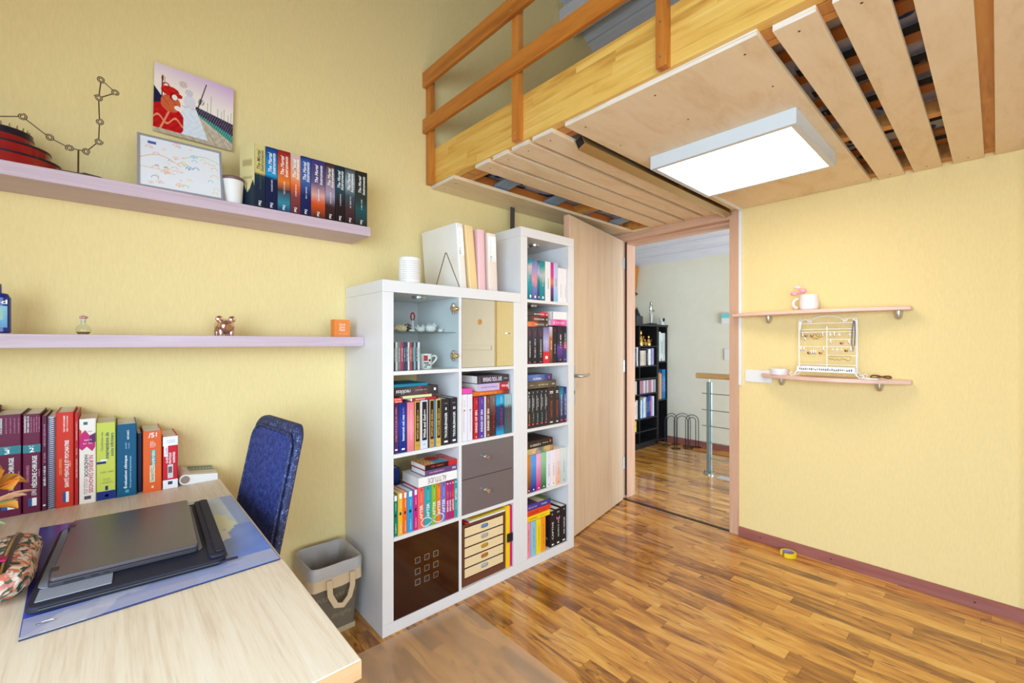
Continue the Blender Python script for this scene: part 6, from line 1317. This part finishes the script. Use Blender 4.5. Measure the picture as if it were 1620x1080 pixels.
# socket plate and switch
so = thing('socket_plate', 'white double wall socket plate next to the door frame', 'socket', (XB-.006, .993, .982))
B().prism(rrect(.918, 1.068, .982, 1.058, .006), 'x', XB-.010, XB-.0003).build('plate', M_paint, so, bevel=.002)
B().prism(rrect(.935, .985, .995, 1.045, .02), 'x', XB-.0112, XB-.0102).build('socket_face', plain('socket_face', (226, 228, 230), .4), so)
for a in (-1, 0, 1): B().lathe([(.0001, 0), (.0025, 0), (.0025, .0006), (.0001, .0006)], (0,0,0), 8).xf(Matrix.Translation((XB-.0113, .960+a*.009, 1.020-(0 if a else .004))) @ Matrix.Rotation(-PI/2, 4, 'Y')).build('pin_hole', M_black, so)

# ================================================================== HALL
M_bk = wood('black_stained', [(.25, (16, 15, 18)), (.5, (26, 24, 28)), (.8, (36, 34, 38))], (9, 9, 1), 2, .45)
YH0, YH1 = 2.76, 3.06
hs = thing('bookcase', 'black stained bookcase standing in the hall', 'bookcase', (4.49, 2.91, 0), 0, 'hall bookcases')
def hbox(par, nm, x0, x1, z0, z1, ya=YH0, yb=YH1): return B().box(x0, x1, ya, yb, z0, z1).build(nm, M_bk, par)
hbox(hs, 'side_panel', 4.08, 4.10, 0, 1.42); hbox(hs, 'side_panel', 4.862, 4.882, 0, 1.42); hbox(hs, 'top_board', 4.075, 4.884, 1.4205, 1.445, YH0-.01); hbox(hs, 'upright_divider', 4.476, 4.490, .07, 1.42)
hbox(hs, 'plinth', 4.10, 4.862, 0, .055, YH0+.01)
for xa, xb_ in ((4.1005, 4.4755), (4.4905, 4.8615)):
    for zz in (.055, .19, .335, .62, .80, .945): hbox(hs, 'shelf_board', xa, xb_, zz, zz+.015)
hbox(hs, 'shelf_board', 4.4905, 4.8615, 1.178, 1.19)
B().box(4.1005, 4.8615, YH1-.006, YH1, .07, 1.42).build('back_panel', M_bk, hs)
hs2 = thing('bookcase', 'narrow black bookcase in the hall corner right of the wider one', 'bookcase', (5.0, 2.91, 0), 0, 'hall bookcases')
hbox(hs2, 'side_panel', 4.886, 4.904, 0, 1.42); hbox(hs2, 'side_panel', 5.096, 5.112, 0, 1.42); hbox(hs2, 'top_board', 4.8855, 5.114, 1.4205, 1.445, YH0-.01)
for zz in (.04, .52, .985): hbox(hs2, 'shelf_board', 4.9045, 5.0955, zz, zz+.016)
B().box(4.9045, 5.0955, YH1-.006, YH1, .056, 1.42).build('back_panel', M_bk, hs2)
GH = 'books in the hall bookcases'
def hb(lab, x, w, h, z_, c, **k): return book(lab+' in the hall bookcase', x, w, h, z_, C(*c), ys=2.775, dp=.16, group=GH, texts=[('S', M_wtext if sum(c) < 420 else M_ktext, .5, .5, h*.5, w*.3, 'up')], **k)
for x, w, h, c, lab in ((4.33, .030, .20, (20, 90, 140), 'deep blue book'), (4.361, .030, .205, (30, 130, 180), 'bright blue book'), (4.392, .032, .20, (20, 100, 160), 'mid blue book'), (4.425, .02, .20, (40, 60, 80), 'slate book'), (4.446, .028, .215, (230, 228, 226), 'tall white book'),
        (4.50, .055, .175, (206, 190, 176), 'thick beige-pink book'), (4.556, .045, .175, (216, 204, 190), 'thick sand book'), (4.602, .04, .175, (190, 180, 160), 'thick khaki book'), (4.655, .03, .19, (60, 60, 70), 'dark grey book'), (4.70, .05, .19, (236, 236, 236), 'thick white book'), (4.77, .05, .20, (160, 156, 200), 'lavender book')):
    hb(lab+' on the upper shelf', x, w, h, .9605, c)
cc = [(200, 150, 160), (216, 90, 120), (180, 180, 190), (150, 150, 160), (206, 200, 206), (120, 130, 150), (180, 110, 130), (210, 210, 214), (140, 120, 130)]
for i in range(27):
    x = 4.33+.0195*i
    if 4.465 < x+.019 and x < 4.492: continue
    c = cc[(i*5) % 9]; o = B().box(0, .0185, 0, .14, 0, .150).build('cd_case', plain('hall_cd_%d' % ((i*5) % 9), c, .25), None, origin=(0,0,0)); o.location = (x, 2.775, .6355)
    tag(o, '%s CD case in the row in the hall bookcase' % ('dusty pink', 'hot pink', 'light grey', 'mid grey', 'pearl', 'slate blue', 'mauve', 'silver', 'taupe')[(i*5) % 9], 'CD case', 'CD cases in the hall bookcase')
for x, w, h, c, lab in ((4.375, .03, .21, (226, 224, 220), 'first white book'), (4.407, .028, .20, (236, 232, 226), 'second white book'), (4.437, .03, .215, (210, 206, 204), 'pale grey book'),
        (4.50, .03, .20, (60, 140, 190), 'sky blue book'), (4.532, .025, .21, (230, 232, 236), 'white thin book'), (4.559, .03, .20, (100, 160, 200), 'light blue book'), (4.591, .02, .23, (240, 236, 230), 'ivory book'), (4.613, .028, .24, (200, 206, 214), 'grey-blue book'), (4.643, .03, .235, (60, 90, 120), 'steel blue book'), (4.675, .03, .24, (30, 50, 120), 'navy book'), (4.707, .032, .25, (36, 60, 150), 'cobalt book'), (4.741, .02, .235, (190, 60, 70), 'red thin book'), (4.763, .03, .24, (150, 160, 214), 'periwinkle book'), (4.795, .03, .235, (226, 228, 236), 'white book at the right end')):
    hb(lab+' on the lower shelf', x, w, h, .3505, c)
yb_ = tag(B().box(4.33, 4.44, 2.775, 2.95, .2055, .33).build('game_box', C(226, 206, 60), bevel=.002), 'yellow and grey box low in the hall bookcase', 'box')
ORG[yb_.name] = Vector(yb_.location); small_print(yb_, (0, -.0882, .075), .08, .02, M_ktext, 'flat')
hb('green ring binder, upper right', 4.908, .035, .34, 1.0015, (30, 140, 104)); hb('pale grey binder, upper right', 4.946, .035, .36, 1.0015, (214, 214, 206)); o = hb('white and black file, upper right', 4.984, .05, .345, 1.0015, (206, 210, 208)); patch(o, 'black_stripe', M_black, .02, .028, .1, .24); patch(o, 'red_foot', red_t, 0, .02, .0, .03)
hb('long pale file, upper right', 5.037, .05, .345, 1.0015, (190, 196, 192))
for i, (w, c, lab) in enumerate((((.022), (60, 100, 160), 'blue magazine'), (.02, (200, 170, 110), 'tan magazine'), (.018, (190, 70, 60), 'red magazine'), (.022, (220, 200, 150), 'cream magazine'), (.02, (70, 60, 80), 'dark magazine'), (.036, (30, 110, 170), 'large blue album'), (.036, (36, 120, 180), 'second large blue album'))):
    hb(lab+', middle right', 4.907+(.0225*i if i < 5 else .1125+.037*(i-5)), w, .36 if i > 4 else .31+.012*(i % 3), .5365, c)
# things on top of the hall bookcase
ZH = 1.4455
vs_ = thing('vase', 'tall white vase with dry brown twigs on the hall bookcase', 'vase', (4.585, 3.00, ZH))
B().lathe([(.0001, 0), (.04, 0), (.045, .06), (.05, .16), (.04, .22), (.035, .225), (.034, .2), (.0001, .02)], (4.585, 3.00, ZH), 24).build('vase_body', plain('vase_white', (216, 216, 214), .4), vs_, smooth=True)
rt = random.Random(9); M_twig = plain('dry_twig', (92, 64, 48), .8)
for k in range(9):
    a = rt.uniform(-.5, 1.0); h_ = rt.uniform(.1, .32); e_ = (4.585+a*.24, 3.00+rt.uniform(-.1, .1)); tw = B().tube([(4.585, 3.00, ZH+.2), (4.585+a*.08, 3.00, ZH+.2+h_*.6), (e_[0], e_[1], ZH+.2+h_)], [.003, .0025, .0015], 5).build('twig', M_twig, vs_, smooth=True)
    b = B()
    for q_ in range(4): b.ball((e_[0]+rt.uniform(-.025, .025), e_[1]+rt.uniform(-.02, .02), ZH+.2+h_+rt.uniform(-.03, .015)), .009, .007, .012, 6)
    b.build('seed_head', M_twig, tw, smooth=True)
bk_ = thing('black_box', 'black box with a dark cat figure on the hall bookcase', 'box', (4.56, 2.86, ZH))
B().box(4.43, 4.57, 2.77, 2.89, ZH, ZH+.09).build('box_body', plain('box_black', (36, 44, 50), .4), bk_, bevel=.003)
B().lathe([(.05, .091), (.036, .12), (.02, .16), (.018, .17), (.0001, .175)], (4.53, 2.83, ZH), 16).build('figure', M_black, bk_, smooth=True)
for s in (-1, 1): B().tube([(4.53+s*.012, 2.83, ZH+.165), (4.53+s*.016, 2.83, ZH+.20)], [.009, .001], 6).build('ear', M_black, bk_, smooth=True)
bw_ = tag(B().lathe([(.0001, 0), (.04, 0), (.042, .006), (.07, .05), (.085, .10), (.08, .10), (.06, .05), (.0001, .012)], (4.715, 2.95, ZH), 24, .8, .8).build('bowl', plain('olive_bowl', (128, 120, 92), .35), smooth=True), 'olive glazed bowl behind the black box on the hall bookcase', 'bowl')
st = thing('silver_statuette', 'slim silver standing statuette on the hall bookcase', 'statuette', (4.90, 2.86, ZH))
B().box(4.85, 4.95, 2.81, 2.91, ZH, ZH+.018).build('plinth', M_black, st)
for s in (-1, 1): B().tube([(4.90+s*.014, 2.86, ZH+.0185), (4.90+s*.016, 2.855, ZH+.085), (4.90+s*.012, 2.86, ZH+.15)], [.010, .013, .016], 8).build('leg', M_silver, st, smooth=True)
B().lathe([(.0001, .145), (.026, .15), (.024, .18), (.032, .215), (.03, .232), (.011, .242), (.010, .25), (.0001, .25)], (4.90, 2.86, ZH), 16, 1, .7).build('torso', M_silver, st, smooth=True)
B().ball((4.90, 2.86, ZH+.268), .018, .018, .022).build('head', M_silver, st, smooth=True)
for s in (-1, 1): B().tube([(4.90+s*.032, 2.86, ZH+.225), (4.90+s*.044, 2.85, ZH+.185), (4.90+s*.022, 2.835, ZH+.165)], [.010, .008, .006], 8).build('arm', M_silver, st, smooth=True)
cm = thing('indoor_camera', 'small round white indoor camera with black lens on the hall bookcase', 'camera', (5.06, 2.80, ZH))
B().lathe([(.0001, 0), (.03, 0), (.03, .015), (.012, .02), (.012, .04), (.0001, .04)], (5.06, 2.80, ZH), 18).build('foot', M_paint, cm, smooth=True)
B().ball((5.06, 2.80, ZH+.062), .034, .034, .034, 18).build('housing', M_paint, cm, smooth=True); B().ball((5.06-.010, 2.774, ZH+.064), .022, .012, .024, 14).build('lens', M_black, cm, smooth=True)
for x, h_, lab in ((4.565, .19, 'tallest gold figurine in the hall bookcase'), (4.65, .085, 'smallest gold figurine in the hall bookcase'), (4.735, .13, 'gold figurine at the right in the hall bookcase')):
    f_ = thing('gold_figurine', lab, 'figurine', (x, 2.80, 1.1905), 0, 'gold figurines in the hall bookcase')
    B().lathe([(.0001, 0), (.03, 0), (.034, h_*.15), (.024, h_*.4), (.018, h_*.6), (.0001, h_*.68)], (x, 2.80, 1.1905), 14).build('body', M_gold, f_, smooth=True); B().ball((x, 2.80, 1.1905+h_*.80), .017, .017, h_*.17, 10).build('head', M_gold, f_, smooth=True)
    for s in (-1, 1): B().tube([(x+s*.018, 2.80, 1.1905+h_*.55), (x+s*.034, 2.785, 1.1905+h_*.4), (x+s*.028, 2.775, 1.1905+h_*.6)], .007, 6).build('arm', M_gold, f_, smooth=True)
# wooden roof brace and wall devices
tag(B().prism([(3.30, 2.225), (3.165, 2.225), (3.20, 1.95), (3.23, 1.85), (3.30, 1.85)], 'x', 5.03, 5.12).build('roof_brace', M_pinez), 'orange wooden brace under the hall ceiling behind the bookcase', 'brace')
th_ = thing('thermostat', 'small wall box with turquoise top on the far hall wall', 'thermostat', (5.12, 2.05, 1.46))
B().box(5.10, 5.1295, 1.985, 2.10, 1.44, 1.56).build('box_body', M_paint, th_, bevel=.004); B().box(5.098, 5.0998, 1.99, 2.095, 1.505, 1.555).build('display', plain('turquoise', (120, 214, 220), .3), th_)
tag(B().box(5.118, 5.1295, 1.985, 2.075, 1.03, 1.16).build('light_switch', M_paint, bevel=.003), 'white light switch plate low on the far hall wall', 'light switch')
# railing
rl_ = thing('stair_railing', 'steel stair railing post with wooden handrail and thin rods in the hall', 'railing', (4.133, 1.81, 0))
M_rs = plain('rail_steel', (168, 190, 200), .3, .85); xr = 4.133
B().prism(rrect(xr-.008, xr+.008, 1.785, 1.835, .006), 'z', .02, .86).build('post', M_rs, rl_, bevel=.002)
B().box(xr-.02, xr-.012, 1.80, 1.82, .02, .86).build('post_flange', M_rs, rl_)
B().tube([(xr, 1.81, .855), (xr, 1.81, .885)], .006, 8).build('handrail_pin', M_rs, rl_, smooth=True)
B().tube([(xr, 1.93, .915), (xr, 1.55, .915)], .026, 16).build('handrail', wood('handrail_oak', [(.25, (176, 134, 84)), (.5, (206, 166, 112)), (.8, (216, 180, 130))], (12, 1, 12), 1.5, .4), rl_, smooth=True)
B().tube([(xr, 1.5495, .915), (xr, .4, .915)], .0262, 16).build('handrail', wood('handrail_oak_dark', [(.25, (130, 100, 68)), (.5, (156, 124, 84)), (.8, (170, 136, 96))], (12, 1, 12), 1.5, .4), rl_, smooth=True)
for zz in (.753, .60, .451, .298, .152): B().tube([(xr-.022, 1.87, zz), (xr-.022, .4, zz)], .005, 8).build('rod', M_rs, rl_, smooth=True)
B().lathe([(.0001, 0), (.05, 0), (.05, .012), (.03, .02), (.0001, .02)], (xr, 1.81, 0.0003), 24).build('base_flange', M_rs, rl_, smooth=True)
for a in range(4): B().tube([(xr+.04*math.cos(a*PI/2+.6), 1.81+.04*math.sin(a*PI/2+.6), .01), (xr+.04*math.cos(a*PI/2+.6), 1.81+.04*math.sin(a*PI/2+.6), .034)], .005, 6).build('bolt', plain('brass_bolt', (150, 120, 70), .3, .8), rl_, smooth=True)
tag(B().box(4.02, 4.12, 1.50, 1.70, .0003, .012).build('steel_plate', plain('light_steel', (206, 212, 220), .3, .5), bevel=.002), 'flat pale steel plate on the hall floor beside the railing', 'plate')
# wire arches
M_bwire = plain('black_wire', (26, 26, 30), .4, .4)
def arch(lab, x, y, w_, h_, rz, k):
    o = thing('wire_arch', lab, 'ornament', (x, y, 0), rz, 'black wire arches in the hall')
    for dw, dz in ((0, 0), (-.03, -.04)):
        hw_ = w_/2+dw; path = [(-hw_, 0, .004), (-hw_, 0, h_-w_/2)]+[(hw_*math.cos(a), 0, h_-w_/2+(hw_)*math.sin(a)) for a in [PI-PI*q_/12 for q_ in range(1, 12)]]+[(hw_, 0, h_-w_/2), (hw_, 0, .004)]
        B().tube(path, .004, 6).build('arch_wire', M_bwire, o, smooth=True, local=True)
    for s in (-1, 1):
        B().tube([(s*(w_/2-.022)+.05*math.cos(a), .035*math.sin(a), .004) for a in [2*PI*q_/16 for q_ in range(16)]], .0035, 6, True).build('foot_ring', M_bwire, o, smooth=True, local=True)
arch('tallest double wire arch, middle of three in the hall', 4.88, 2.45, .19, .41, math.radians(-42), 0)
arch('double wire arch against the narrow black bookcase', 4.96, 2.63, .17, .38, math.radians(-25), 1)
arch('double wire arch nearest the hall wall, right of three', 5.04, 2.41, .14, .38, math.radians(-62), 2)
